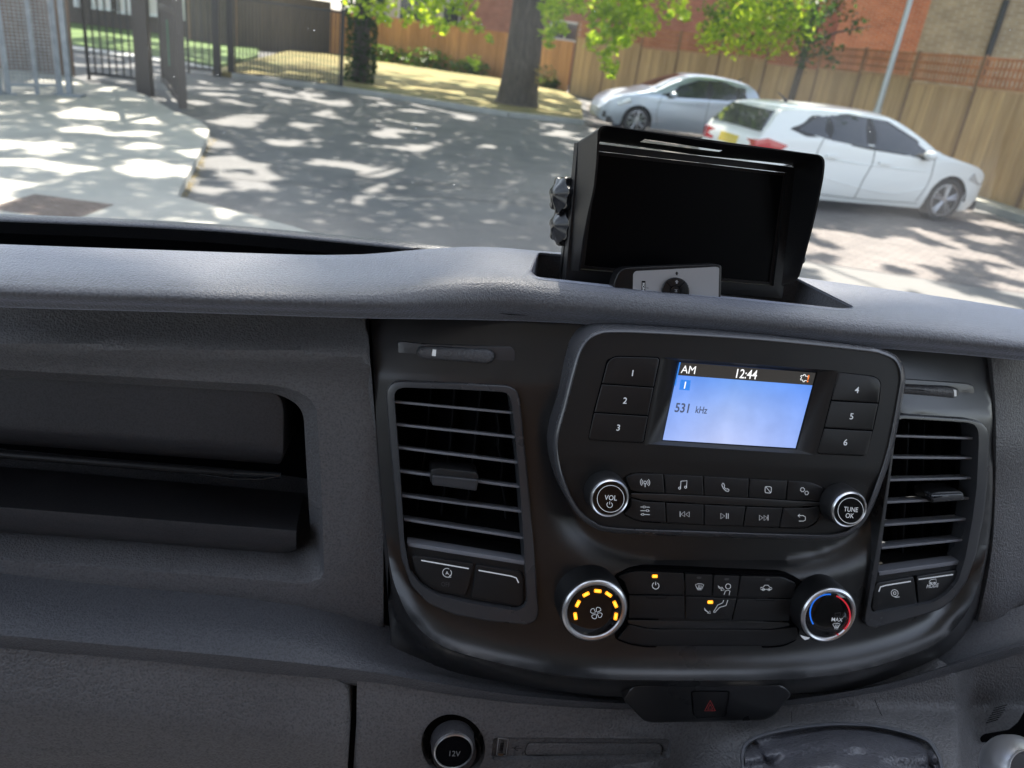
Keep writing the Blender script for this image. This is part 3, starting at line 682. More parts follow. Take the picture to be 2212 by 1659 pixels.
scr = mb.build('display', radio, 0, wm=False)
uvl = scr.data.uv_layers.new(name='UVMap')
for pl in scr.data.polygons:
    for li in pl.loop_indices:
        vi = scr.data.loops[li].vertex_index; uvl.data[li].uv = uvs[vi] if vi < len(uvs) else (0, 0)
# keys
WB = RO-.0006
def key(out, r, deco=None, name='key', parent=None, off=WB, rr=2.0, surf=None, m='btn'):
    mb = MB(); o = rnd(inset(out, .9), r); plate(mb, o, m, surf or SF, off, .004, r=rr)
    if deco: deco(mb)
    return mb.build(name, parent or radio, 40)
def digit(s, c): return lambda mb: text(mb, s, z5(c), 13.5, 'white', SF, WB+.0003, (1, .067), (.16, -1), 1.0, .01)
def pocket(out, r, par, surf=None, off=None, nm='key_surround'):
    mb = MB(); plate(mb, rnd(inset(out, -1.2), r), 'black', surf or SF, off, .002); mb.build(nm, par, 30)
pocket(z5((430, 250), (480, 225), (725, 232), (734, 250), (700, 402), (665, 572), (640, 727), (320, 708), (350, 550), (395, 384), (425, 265)), 9, radio, None, RO-.0012)
key(z5((428, 262), (455, 234), (490, 226), (722, 232), (733, 248), (700, 404), (396, 384)), [6, 10, 10, 7, 4, 2, 2], digit('1', (577, 322)))
key(z5((396, 386), (700, 406), (667, 570), (352, 550)), 2, digit('2', (533, 482)))
key(z5((352, 552), (667, 572), (640, 722), (625, 728), (330, 713), (319, 700)), [2, 2, 5, 5, 6, 6], digit('3', (494, 639)))
pocket(z5((1775, 320), (1980, 342), (2018, 375), (2005, 498), (1970, 658), (1925, 803), (1650, 790), (1690, 640), (1730, 480)), 9, radio, None, RO-.0012)
key(z5((1764, 328), (1780, 318), (1960, 338), (2000, 352), (2020, 385), (2005, 497), (1729, 480)), [5, 5, 14, 12, 8, 2, 2], digit('4', (1880, 420)))
key(z5((1729, 483), (2005, 499), (1971, 656), (1688, 640)), 2, digit('5', (1849, 573)))
key(z5((1688, 643), (1971, 659), (1940, 790), (1920, 804), (1660, 792), (1648, 782)), [2, 2, 8, 6, 6, 6], digit('6', (1813, 724)))
WR = RO-.0026; WI = WR+.0009
pocket(z5((520, 925), (580, 900), (1600, 952), (1700, 995), (1672, 1082), (562, 1045)), 9, radio, None, WR-.0006)
pocket(z5((562, 1045), (765, 1068), (1440, 1102), (1660, 1093), (1672, 1140), (1640, 1200), (1575, 1226), (760, 1194), (620, 1184), (520, 1145)), 9, radio, None, WR-.0006)
mb = MB(); plate(mb, rnd(z5((566, 1022), (760, 1026), (1300, 1052), (1668, 1075), (1660, 1092), (1440, 1100), (1000, 1080), (640, 1060), (566, 1040)), 3), 'fascia', SF, WR+.0006, .003, r=1.5); mb.build('divider_bar', radio, 40)
W2 = lambda *a: z5(*a)
def ic(*ops):
    def f(mb):
        for o in ops: o(mb)
    return f
def st(pts, w=1.25, closed=False, m='white', off=WI, surf=None): return lambda mb: stroke(mb, pts, w, m, surf or SF, off+.0003, closed)
k5 = dict(name='key', off=WI-.0003, rr=1.8)
c = z5((649, 958))
key(W2((530, 925), (600, 903), (754, 908), (764, 1023), (600, 1014), (555, 1000)), [8, 10, 2, 2, 8, 6], ic(st(arc(c, 3, 0, 350), 1.3, True), st([(c[0], c[1]+2), (c[0], c[1]+10)], 1.6), st(arc(c, 6.5, -45, 45)), st(arc(c, 6.5, 135, 225)), st(arc(c, 10, -45, 45)), st(arc(c, 10, 135, 225))), **k5)
c = z5((868, 972))
key(W2((758, 909), (985, 920), (990, 1035), (768, 1024)), 2, ic(st([(c[0]-5, c[1]+6), (c[0]-4, c[1]-8), (c[0]+9, c[1]-9), (c[0]+8, c[1]+4)], 1.5), st(arc((c[0]-7, c[1]+7), 2.3, 0, 350, 8), 1.5, True), st(arc((c[0]+6, c[1]+5), 2.3, 0, 350, 8), 1.5, True)), **k5)
c = z5((1116, 986))
key(W2((988, 920), (1254, 935), (1246, 1048), (992, 1036)), 2, ic(st([(c[0]-6, c[1]-9), (c[0]-8, c[1]-5), (c[0]-5, c[1]+2), (c[0]+1, c[1]+8), (c[0]+6, c[1]+9), (c[0]+8, c[1]+6), (c[0]+4, c[1]+3), (c[0]+1, c[1]+4), (c[0]-3, c[1]), (c[0]-2, c[1]-4), (c[0]-4, c[1]-8)], 1.3, True)), **k5)
c = z5((1364, 1000))
key(W2((1257, 936), (1477, 946), (1466, 1060), (1249, 1048)), 2, ic(st(rnd([(c[0]-6.5, c[1]-7), (c[0]+7, c[1]-6), (c[0]+6, c[1]+7.5), (c[0]-7, c[1]+6.5)], 3, 3), 1.2, True), st([(c[0]-5, c[1]-6), (c[0]+5, c[1]+6)], 1.2)), **k5)
def cog(c, r): return [(c[0]+(r if i % 2 else r*.75)*cos(i*pi/8), c[1]+(r if i % 2 else r*.75)*sin(i*pi/8)) for i in range(16)]
key(W2((1480, 946), (1610, 954), (1690, 988), (1670, 1030), (1662, 1068), (1469, 1060)), [2, 10, 8, 4, 4, 2], ic(st(cog(z5((1563, 1000)), 5), 1.2, True), st(cog(z5((1587, 1019)), 4.4), 1.2, True)), **k5)
c = z5((649, 1122))
sl3 = []
for i, q in enumerate((-2, 5, -5)):
    y = c[1]-8+8*i; sl3 += [st([(c[0]-10, y), (c[0]+q-2, y)], 1.2), st([(c[0]+q+2, y), (c[0]+10, y+.6)], 1.2), st([(c[0]+q-2, y-2), (c[0]+q+2, y-2), (c[0]+q+2, y+2), (c[0]+q-2, y+2)], 1.1, True)]
key(W2((566, 1048), (640, 1068), (766, 1073), (772, 1191), (640, 1185), (580, 1172), (525, 1142), (560, 1100)), [3, 4, 2, 2, 8, 6, 4, 4], ic(*sl3), **k5)
def tri(c, s, d=1): return [(c[0]-s*d*.5, c[1]-s), (c[0]+s*d*.9, c[1]), (c[0]-s*d*.5, c[1]+s)]
c = z5((882, 1142))
key(W2((769, 1076), (990, 1085), (990, 1206), (775, 1192)), 2, ic(st([(c[0]-11, c[1]-6), (c[0]-11, c[1]+6)]), st(tri((c[0]-4, c[1]), 5.5, -1), 1.1, True), st(tri((c[0]+6, c[1]+.4), 5.5, -1), 1.1, True)), **k5)
c = z5((1110, 1153))
key(W2((993, 1086), (1234, 1097), (1217, 1214), (993, 1207)), 2, ic(st(tri((c[0]-5, c[1]), 6), 1.1, True), st([(c[0]+4, c[1]-6), (c[0]+4, c[1]+6)]), st([(c[0]+8, c[1]-6), (c[0]+8, c[1]+6)])), **k5)
c = z5((1336, 1163))
key(W2((1237, 1098), (1450, 1104), (1426, 1221), (1219, 1214)), 2, ic(st([(c[0]+10, c[1]-6), (c[0]+10, c[1]+6)]), st(tri((c[0]-6, c[1]), 5.5), 1.1, True), st(tri((c[0]+4, c[1]+.4), 5.5), 1.1, True)), **k5)
c = z5((1558, 1166))
key(W2((1453, 1106), (1590, 1106), (1655, 1094), (1668, 1140), (1640, 1192), (1580, 1224), (1428, 1221)), [2, 3, 4, 4, 8, 8, 2], ic(st([(c[0]-8, c[1]-5.5), (c[0]+3, c[1]-6), (c[0]+8, c[1]-3), (c[0]+8, c[1]+4), (c[0]+4, c[1]+6), (c[0]-6, c[1]+6)], 1.3), st([(c[0]-4, c[1]-9), (c[0]-8, c[1]-5.5), (c[0]-4, c[1]-2)], 1.2)), **k5)
# knobs
UO = -IN
PXM = lambda P: FPX/((P-CP).dot(CF))
def dial(name, par, fc, rpx, base_off, face_off, deco, label=None, ringw=.12, glass='gloss', surf=None, skirt=1.06):
    surf = surf or SF
    P = US(fc, surf, face_off); r = rpx/PXM(P)
    ax = (-(IN)).normalized(); h = face_off-base_off
    mb = MB(); mb.lathe(P, ax, [(r*skirt*1.02, -h), (r*skirt*1.01, -h*.5), (r*skirt, -h*.25), (r*1.03, -.0012), (r*1.0, -.0007)], 'knobside', 72)
    ob = mb.build(name, par, 30)
    if label: ob['label'] = label
    m2 = MB(); m2.lathe(P, ax, [(r*1.0, -.0009), (r*.985, .0002), (r*.95, .0009), (r*(1-ringw*.5), .0012), (r*(1-ringw*.85), .0007), (r*(1-ringw), -.0004)], 'chrome', 72); 
    r2 = m2.build('knob_ring', ob, 40) if False else None
    mb = MB(); mb.lathe(P, ax, [(r*(1-ringw), -.0004), (r*(.97-ringw), 0), (r*.45, .0003), (.0001, .0004)], glass, 72)
    off2 = face_off+.0006
    fl = lambda x, z: surf(P.x, P.z)+(z-P.z)*-.0+(0)                         # flat plane through the face
    # plane with normal ax through P : ax.y*(Y-Py)+ax.z*(z-Pz)=0
    pl = lambda x, z: P.y-(ax.z/ax.y)*(z-P.z)
    deco(mb, pl, .0007)
    for vv, ff, mm, mt in ((m2.v, m2.f, m2.m, m2.mats),):
        b0 = len(mb.v); k_ = mb.mi('chrome'); mb.v += vv; mb.f += [tuple(i+b0 for i in f) for f in ff]; mb.m += [k_]*len(ff)
    me_ = mb.build('knob_face', None, 35)
    return ob, me_
def join_face(ob, fo):                                # knob and its face are one mesh
    bm = bmesh.new(); bm.from_mesh(ob.data); n0 = len(ob.data.materials)
    for m in fo.data.materials: ob.data.materials.append(m)
    nf = len(bm.faces); bm.from_mesh(fo.data); bm.faces.ensure_lookup_table()
    for f in bm.faces[nf:]: f.material_index += n0
    bm.to_mesh(ob.data); bm.free(); ob.data.polygons.foreach_set('use_smooth', [True]*len(ob.data.polygons)); ob.data.set_sharp_from_angle(angle=radians(35))
    d = fo.data; bpy.data.objects.remove(fo); bpy.data.meshes.remove(d)
def ell(c, r, n=40): return [(c[0]+r*cos(2*pi*i/n), c[1]+r*sin(2*pi*i/n)) for i in range(n)]
def dv(mb, pl, o):
    c = z5((449, 1053)); stroke(mb, ell(c, 29), 1.2, 'white', pl, o, True)
    text(mb, 'VOL', z5((450, 1046)), 11, 'white', pl, o, (1, .06), (.12, -1), .92, .006)
    q = z5((443, 1088)); stroke(mb, arc(q, 6, 125, 415), 1.3, 'white', pl, o); stroke(mb, [(q[0]+.3, q[1]-7.5), (q[0], q[1]-1)], 1.3, 'white', pl, o)
def dt(mb, pl, o):
    c = z5((1843, 1122)); stroke(mb, ell(c, 27.5), 1.2, 'white', pl, o, True)
    text(mb, 'TUNE', z5((1845, 1114)), 10.5, 'white', pl, o, (1, .06), (.14, -1), .82, .006)
    text(mb, 'OK', z5((1837, 1150)), 10.5, 'white', pl, o, (1, .06), (.14, -1), .85, .006)
join_face(*dial('volume_knob', radio, z5((443, 1050)), 43.3, RO-.003, RO+.0125, dv, ringw=.13))
join_face(*dial('tuning_knob', radio, z5((1834, 1115)), 40.8, RO-.003, RO+.0125, dt, ringw=.13))

# ================================================================== CLIMATE PANEL
SC_ = lambda x, z: S(x, z)
CO = .0015
mb = MB()
co = rnd(z7((505, 265), (600, 228), (700, 220), (1560, 248), (1640, 280), (1700, 330), (1640, 660), (1560, 700), (1480, 708), (700, 706), (600, 690), (510, 655)), 10)
mb = MB(); plate(mb, inset(co, -1.5), 'black', S, CO-.0012, .006); plate(mb, rnd(z7((585, 540), (950, 546), (1595, 552), (1595, 575), (1480, 596), (720, 590), (590, 560)), 4), 'fascia', S, CO, .004, r=1.2)
clim = mb.build('climate_panel', dash, 40)
WI2 = CO+.0006
kc = dict(surf=S, parent=clim, off=WI2, rr=1.6, name='climate_key')
stc = lambda pts, w=1.2, closed=False, m='white': (lambda mb: stroke(mb, pts, w, m, S, WI2+.0003, closed))
def led(c, m='amber', w=6.2, h=3.8):
    q = rnd([(c[0]-w, c[1]-h), (c[0]+w, c[1]-h), (c[0]+w, c[1]+h), (c[0]-w, c[1]+h)], 2, 2)
    return lambda mb: (mb.add([US(p, S, WI2+.0003) for p in q], [tuple(range(len(q)))], m), m == 'amber' and mb.add([US(p, S, WI2+.0004) for p in rnd(inset(q, 1.6), 1, 1)], [tuple(range(len(rnd(inset(q, 1.6), 1, 1))))], 'amberhot'))
c = z7((761, 326))
key(z7((520, 270), (605, 237), (680, 233), (938, 246), (939, 387), (590, 380), (560, 300)), [4, 8, 8, 2, 2, 3, 6], ic(led(z7((756, 267))), stc(arc(c, 7.2, 120, 420), 1.4), stc([(c[0], c[1]-8.5), (c[0], c[1]-1)], 1.4)), **kc)
key(z7((592, 384), (940, 390), (943, 536), (592, 530)), 2, ic(stc(z7((697, 390), (712, 402), (820, 404), (832, 392)), 1.2, False, 'black')), **kc)
c = z7((1034, 334))
def screeni(c, s=1.0): return [stc([(c[0]-9*s, c[1]-5*s), (c[0]-4*s, c[1]-7*s), (c[0]+4*s, c[1]-7*s), (c[0]+9*s, c[1]-5*s), (c[0]+5*s, c[1]+4*s), (c[0]-5*s, c[1]+4*s)], 1.1, True)]+[stc([(c[0]+q*s, c[1]+7*s), (c[0]+q*s-1, c[1]+3*s), (c[0]+q*s+1, c[1]), (c[0]+q*s, c[1]-4*s)], 1.0) for q in (-3, 0, 3)]
key(z7((942, 248), (1118, 256), (1112, 394), (946, 388)), 2, ic(led(z7((1031, 276)), 'dimprint', 5, 2.4), *screeni(c)), **kc)
c = z7((1212, 330))
key(z7((1121, 256), (1287, 262), (1268, 400), (1115, 395)), 2, ic(led(z7((1203, 285)), 'dimprint', 5, 2.4), stc(ell(c, 5.5, 16), 1.2, True), stc([(c[0]-9, c[1]+18), (c[0]-6, c[1]+10), (c[0], c[1]+8), (c[0]+4, c[1]+10), (c[0]+2, c[1]+19)], 1.2),
    stc([(c[0]-22, c[1]-2), (c[0]-19, c[1]+1), (c[0]-13, c[1]+5), (c[0]-14, c[1]+1), (c[0]-8, c[1]+8), (c[0]-16, c[1]+9), (c[0]-14, c[1]+7), (c[0]-20, c[1]+3)], 1.1, True)), **kc)
c = z7((1170, 455))
key(z7((946, 391), (1113, 397), (1268, 403), (1232, 543), (1000, 540), (949, 536)), [2, 1, 2, 4, 6, 5], ic(led(z7((1101, 428))), stc([(c[0]-17, c[1]+12), (c[0]-14, c[1]+13), (c[0]-4, c[1]+2), (c[0]+10, c[1]-2), (c[0]+14, c[1]-14)], 1.2), stc([(c[0]-17, c[1]+12), (c[0]-8, c[1]-3), (c[0]+3, c[1]-8), (c[0]+5, c[1]-14)], 1.2),
    stc([(c[0]-37, c[1]+3), (c[0]-33, c[1]+9), (c[0]-27, c[1]+13), (c[0]-25, c[1]+9), (c[0]-24, c[1]+15), (c[0]-31, c[1]+14), (c[0]-29, c[1]+12), (c[0]-36, c[1]+8)], 1.1, True)), **kc)
c = z7((1449, 340))
key(z7((1290, 262), (1550, 268), (1640, 310), (1612, 405), (1270, 400)), [2, 8, 8, 4, 2], ic(led(z7((1458, 287)), 'dimprint', 5, 2.4), stc([(c[0]-12, c[1]+3), (c[0]-12, c[1]-1), (c[0]-6, c[1]-2), (c[0]-3, c[1]-6), (c[0]+4, c[1]-6), (c[0]+7, c[1]-2), (c[0]+12, c[1]), (c[0]+12, c[1]+3)], 1.2, True), stc(ell((c[0]-6, c[1]+3.4), 2.4, 10), 1.0, True), stc(ell((c[0]+6, c[1]+3.6), 2.4, 10), 1.0, True)), **kc)
key(z7((1269, 404), (1610, 409), (1596, 548), (1236, 544)), 2, ic(stc(z7((1372, 404), (1388, 418), (1495, 419), (1502, 408)), 1.2, False, 'black')), **kc)
key(z7((590, 566), (700, 590), (760, 597), (1470, 600), (1560, 588), (1640, 575), (1650, 655), (1560, 694), (1480, 704), (700, 702), (600, 686), (520, 656)), [4, 6, 4, 4, 6, 4, 4, 8, 8, 8, 8, 4], None, 'blank_key', clim, WI2, 1.6, S)
def dfan(mb, pl, o):
    c = z7((388, 490)); R0_ = z7((262, 515), (277, 438), (328, 380), (401, 359), (468, 380), (510, 442), (513, 517))
    for i, q in enumerate(R0_):
        a = atan2(q[1]-c[1]-2, q[0]-c[0]); t = Vector((-sin(a), cos(a))); rr = Vector((cos(a), sin(a))); L, W_ = 8.2, 4.0
        for LL, WW, mm, oo in ((L, W_, 'amber', 0), (L-2.4, W_-1.6, 'amberhot', .0002)):
            pq = rnd([tuple(Vector(q)+t*x+rr*y) for x, y in ((-LL, -WW), (LL, -WW), (LL, WW), (-LL, WW))], 2, 2)
            mb.add([US(p, pl, o+oo) for p in pq], [tuple(range(len(pq)))], mm)
    c = z7((392, 496))
    for k in range(4):
        a = k*pi/2+.5; pts = []
        for s_, r_ in ((-.30, 2.5), (-.55, 8), (-.35, 12.5), (.15, 13.5), (.55, 11), (.45, 6), (.30, 2.5)): pts.append((c[0]+r_*cos(a+s_), c[1]+r_*sin(a+s_)))
        stroke(mb, spl(pts, 3, False), 1.2, 'white', pl, o)
join_face(*dial('fan_knob', clim, z7((382, 483)), 72.3, CO-.004, CO+.0195, dfan, ringw=.17, surf=S, skirt=1.03))
def dtemp(mb, pl, o):
    c = z7((1847, 505)); R_ = 43.5
    stroke(mb, arc(c, R_, 88, 213, 26), 3.2, 'blue', pl, o); stroke(mb, arc(c, R_-.5, 72, -45, 26), 3.2, 'red', pl, o)
    text(mb, 'MAX', z7((1889, 536)), 8.6, 'white', pl, o, (1, .05), (.14, -1), .95, .004)
    q = z7((1886, 577)); 
    stroke(mb, [(q[0]-8, q[1]-4), (q[0]-4, q[1]-6), (q[0]+4, q[1]-6), (q[0]+8, q[1]-4), (q[0]+4, q[1]+3), (q[0]-4, q[1]+3)], 1.1, 'white', pl, o, True)
    for k in (-3, 0, 3): stroke(mb, [(q[0]+k, q[1]+7), (q[0]+k-1, q[1]+3), (q[0]+k+1, q[1]), (q[0]+k, q[1]-3)], 1, 'white', pl, o)
    q = z7((1894, 506)); stroke(mb, [(q[0]-6, q[1]+3), (q[0]-6, q[1]-3), (q[0]+6, q[1]-4), (q[0]+5, q[1]+3)], 1.1, 'dimprint', pl, o, True)
    mb.add([US(p, pl, o) for p in ell(z7((1894, 629)), 2, 10)], [tuple(range(10))], 'red')
    q = z7((1660, 632), (1690, 642), (1722, 648), (1712, 658), (1690, 664), (1672, 650)); mb.add([US(p, pl, o+.0012) for p in q], [tuple(range(6))], 'white')
join_face(*dial('temperature_knob', clim, z7((1838, 510)), 63.6, CO-.004, CO+.0185, dtemp, ringw=.16, surf=S, skirt=1.03))

# ================================================================== HAZARD SWITCH
HZ = lambda x, z: .430+.10*(z-1.47)
mb = MB(); ho = z7((558, 1035), (600, 968), (640, 945), (1540, 943), (1582, 970), (1606, 1003), (1500, 1132), (1450, 1160), (1400, 1166), (740, 1178), (688, 1166), (640, 1120))
hb = rnd(z7((980, 988), (998, 979), (1208, 979), (1224, 990), (1203, 1122), (1186, 1143), (1010, 1151), (992, 1132)), 3)
plate(mb, rnd(ho, 8), 'fascia', HZ, .004, .03, holes=[hb], r=4.5, hdepth=.008)
hz = mb.build('hazard_panel', dash, 40)
mb = MB(); plate(mb, hb, 'black', HZ, -.001, .001); mb.build('switch_recess', hz, 40)
mb = MB(); plate(mb, inset(hb, 1.7), 'btn', HZ, .0032, .004, r=2)
t_ = z7((1101, 1040), (1066, 1104), (1132, 1104)); stroke(mb, t_, 1.6, 'hazred', HZ, .0036, True)
t_ = z7((1100, 1064), (1085, 1094), (1117, 1094)); stroke(mb, t_, 1.4, 'hazred', HZ, .0036, True); mb.build('hazard_switch', hz, 40)

# ================================================================== GEAR LEVER
GL = lambda x, z: LOW(x, z)
gr = low_rel2((1830, 1640))
lever = empty('gear_lever', US((1830, 1700), GL, .05), 'leather gaitered gear lever with a silver capped knob, low at the right of the console', 'gear lever')
mb = MB(); go = gaiter
def goff(p): return low_rel2((1800, p[1]))+.002
Rg = []
for ins, dz in ((-1, -.006), (-.6, .001), (2, .0035), (6.5, .0035), (9, .001), (10, -.004)): Rg.append([US(p, GL, goff(p)+dz) for p in inset(go, ins)])
n = len(go)
for a, b in zip(Rg, Rg[1:]): mb.add(a+b, [(i, i+1, n+i+1, n+i) for i in range(n-1)], 'grim')
mb.build('gaiter_surround', lever, 50)
gi = inset(go, 9); V, F2 = cdt(gi, [], 7)
def fold(p):
    x, y = p; dc = hypot((x-1830)/190, (y-1760)/190); h = .045*max(0, 1-dc)**.8
    w1 = sin((y-1600)*.11+2.2*sin((x-1700)*.017))*.0038*max(0, min(1, (y-1597)/40)); edge = min(1, max(0, (y-(1575+((x-1830)/200)**2*40))/20))
    cr = -.006*exp(-((x-1997-(y-1600)*.25)/5)**2)*max(0, min(1, (y-1592)/10)); cl = -.005*exp(-((x-(1628+(y-1605)*.75))/4)**2)
    return -.004+.008*edge+w1+h+cr+cl+.0045*noise.noise(Vector((x*.018, y*.03, 0)))
mb = MB(); mb.add([US(p, GL, goff(p)+fold(p)) for p in V], F2, 'leather'); mb.build('gaiter', lever, 80)
mb = MB(); KC = US((2204, 1664), lambda x, z: .33, 0)
mb.lathe(KC, (-.15, -.75, .65), [(.004, -.034), (.010, -.028), (.017, -.020), (.0212, -.011), (.0222, -.004), (.020, .004), (.0165, .009), (.0155, .0105)], 'silver', 48)
mb.lathe(KC, (-.15, -.75, .65), [(.0155, .0105), (.0148, .0118), (.0140, .0112)], 'chrome', 48); mb.lathe(KC, (-.15, -.75, .65), [(.0140, .0112), (.008, .0125), (.0001, .013)], 'ring', 48)
kb = mb.build('gear_knob', lever, 50)
# black patch and strokes painted for the shaded opening and slots at the right
mb = MB()
OP = lambda x, z: LOW(x, z)
so_ = z11((1925, 600), (1950, 570), (2120, 540), (2180, 490), (2230, 400), (2500, 350), (2500, 1100), (2050, 1100), (1990, 700))
rr_o = low_rel2((2150, 1600))
plate(mb, rnd(so_, 6), 'black', OP, rr_o+.0015, .001)
for k in range(7):
    f_ = k/6; x0, x1 = 1955+18*k-6*abs(k-3)*0, 2000+18*k; 
    a = z11((1962+10*k-(2 if k > 3 else 0), 492-16*k)); b = z11((2040+12*k-(4 if k > 4 else 0)*3, 470-16*k)); stroke(mb, [a, b], 1.8, 'black', OP, low_rel2(a)+.0022)
mb.build('painted_slots', dash, 0)
# ================================================================== REVERSING MONITOR, REMOTE, STICK, WINDSCREEN
MP0 = PY(z12((1000, 700)), .560)
MS = lambda x, z: .560+.05*(x-MP0.x)+.16*(z-MP0.z)
mon = empty('reversing_monitor', PY(z12((1000, 1150)), .56), 'black reversing monitor with a sun hood, switched off and standing in the dashboard well', 'monitor')
MIN = Vector((-.05, 1, -.16)).normalized()
bk = [(368, 174), (1782, 342), (1688, 1190), (284, 1090)]; bo = rnd(z12(*bk), 5)
fr = z12((505, 78), (560, 72), (1930, 262), (1958, 285), (1964, 320), (1955, 410), (1925, 560), (1885, 730), (1800, 1040), (1775, 1080), (1695, 1112))
mb = MB(); plate(mb, bo, 'hood', MS, -.001, .009, holes=[rnd(z12((470, 232), (1722, 376), (1632, 1108), (382, 1000)), 3)], r=2, hdepth=.004, inn=MIN)
body = mb.build('housing', mon, 35)
mb = MB(); plate(mb, z12((474, 236), (1718, 380), (1628, 1104), (386, 996)), 'mbezel', MS, -.0035, .001, holes=[z12((500, 262), (1700, 396), (1606, 1084), (412, 978))], hdepth=.002, inn=MIN); mb.build('screen_frame', mon, 35)
mb = MB(); plate(mb, z12((490, 250), (1710, 386), (1616, 1094), (402, 986)), 'glass_off', MS, -.0048, .001, inn=MIN); mb.build('screen', mon, 35)
# hood : a flared shell from the housing edge (back) to its own front edge
def seg(pts, n):
    L = [0]
    for a, b in zip(pts, pts[1:]): L.append(L[-1]+hypot(a[0]-b[0], a[1]-b[1]))
    out = []
    for i in range(n+1):
        t = L[-1]*i/n; k = max(j for j in range(len(L)) if L[j] <= t+1e-9); k = min(k, len(pts)-2); u = (t-L[k])/(L[k+1]-L[k]); out.append((lerp(pts[k][0], pts[k+1][0], u), lerp(pts[k][1], pts[k+1][1], u)))
    return out
def cat(*s): return [p for i, q in enumerate(s) for p in (q if i == 0 else q[1:])]
def bz(a, b, c, n=6): return [(a[0]*(1-t)**2+b[0]*2*t*(1-t)+c[0]*t*t, a[1]*(1-t)**2+b[1]*2*t*(1-t)+c[1]*t*t) for t in [i/n for i in range(n+1)]]
fo = cat(seg([(375, 1012), (402, 800), (432, 640), (470, 480), (488, 300), (497, 120)], 16), bz((497, 120), (500, 70), (555, 73)), seg([(555, 73), (1905, 258)], 40), bz((1905, 258), (1968, 262), (1963, 330)), seg([(1963, 330), (1955, 410), (1925, 560), (1885, 730), (1835, 920), (1800, 1040)], 16), bz((1800, 1040), (1780, 1085), (1700, 1108)))
bo2 = cat(seg([(322, 1008), (338, 700), (362, 350), (370, 200)], 16), bz((370, 200), (372, 158), (410, 160)), seg([(410, 160), (1740, 320)], 40), bz((1740, 320), (1784, 325), (1780, 372)), seg([(1780, 372), (1745, 680), (1712, 950), (1700, 1040)], 16), bz((1700, 1040), (1694, 1090), (1690, 1112)))
n = len(fo); off = []
for i, p in enumerate(fo): 
    h = (1100-p[1])/1000 if p[0] < 1200 else (1110-p[1])/850
    off.append(.036*max(.0, min(1, h*1.6 if h < .35 else .56+(h-.35)*.68)))
F_ = [US(z12(p), MS, o) for p, o in zip(fo, off)]; B2 = [US(z12(p), MS, -.001) for p in bo2]
lev = [0, .26, .56, .96, 1]; mb = MB(); G = []
cen = sum(F_, Vector())/n
for t in lev: G.append([B2[i].lerp(F_[i], t) for i in range(n)])
G2 = []
for i in range(n):                                       # inner skin
    q = (cen-F_[i]); q = (q-MIN*q.dot(MIN)).normalized()*.0016; G2.append(q)
k0 = 16+6; slot = {k0+i for i in range(9, 25)}; slim = {k0+i for i in range(9, 13)} | {k0+i for i in range(29, 32)}
for L in range(4):
    a, b = G[L], G[L+1]
    for sgn in (0, 1):
        A_ = [p+(G2[i]*sgn) for i, p in enumerate(a)]; Bq = [p+(G2[i]*sgn) for i, p in enumerate(b)]
        fs = [(i, i+1, n+i+1, n+i) for i in range(n-1) if not (L == 1 and i in slot)]
        mb.add(A_+Bq, fs, 'hood')
mb.add(G[-1]+[p+G2[i] for i, p in enumerate(G[-1])], [(i, i+1, n+i+1, n+i) for i in range(n-1)], 'hood')
mb.build('sun_hood', mon, 35)
# bracket with two star knobs
mb = MB(); BX = lambda px, Y: PY(z12(px), Y)
br = [(300, 440), (345, 428), (372, 470), (376, 600), (368, 720), (330, 900), (300, 1100), (255, 1100), (262, 980), (285, 800), (300, 700), (292, 560)]
XP = BX((340, 600), .575).x
def PX(p, X): d = ray(z12(p)); return CP+d*(X/d.x)
A_ = [PY(z12(p), .575) for p in rnd(br, 14)]
n = len(A_); Bq = [p+Vector((.0022, .018, 0)) for p in A_]; mb.add(A_+Bq, [(i, (i+1) % n, n+(i+1) % n, n+i) for i in range(n)]+[tuple(range(n)), tuple(range(n, 2*n))], 'hood')
bro = mb.build('bracket', mon, 35)
lobes = lambda t: 1+.11*max(-1, min(1, 1.7*cos(7*t)))
for c in ((268, 524), (268, 724)):
    mb = MB(); P = PY(z12(c), .572); ax = Vector((-.92, -.36, .08)).normalized()
    mb.lathe(P, ax, [(.0118, -.006), (.0128, -.0045), (.0130, .001), (.0122, .003)], 'rubberk', 60, lob=lobes)
    mb.lathe(P, ax, [(.0122, .003), (.009, .0042), (.0045, .0075), (.0001, .008)], 'rubberk', 60, lob=lambda t: 1+.06*cos(7*t)); mb.lathe(P, ax, [(.004, -.02), (.004, -.006)], 'rubberk', 12)
    mb.build('clamp_knob', mon, 45)
for c in ((1818, 868), (1812, 938)):
    mb = MB(); P = PY(z12(c), .565); mb.lathe(P, (1, -.1, 0), [(.0035, -.006), (.0035, .001), (.0028, .002)], 'rubberk', 16); mb.build('side_button', mon, 40)

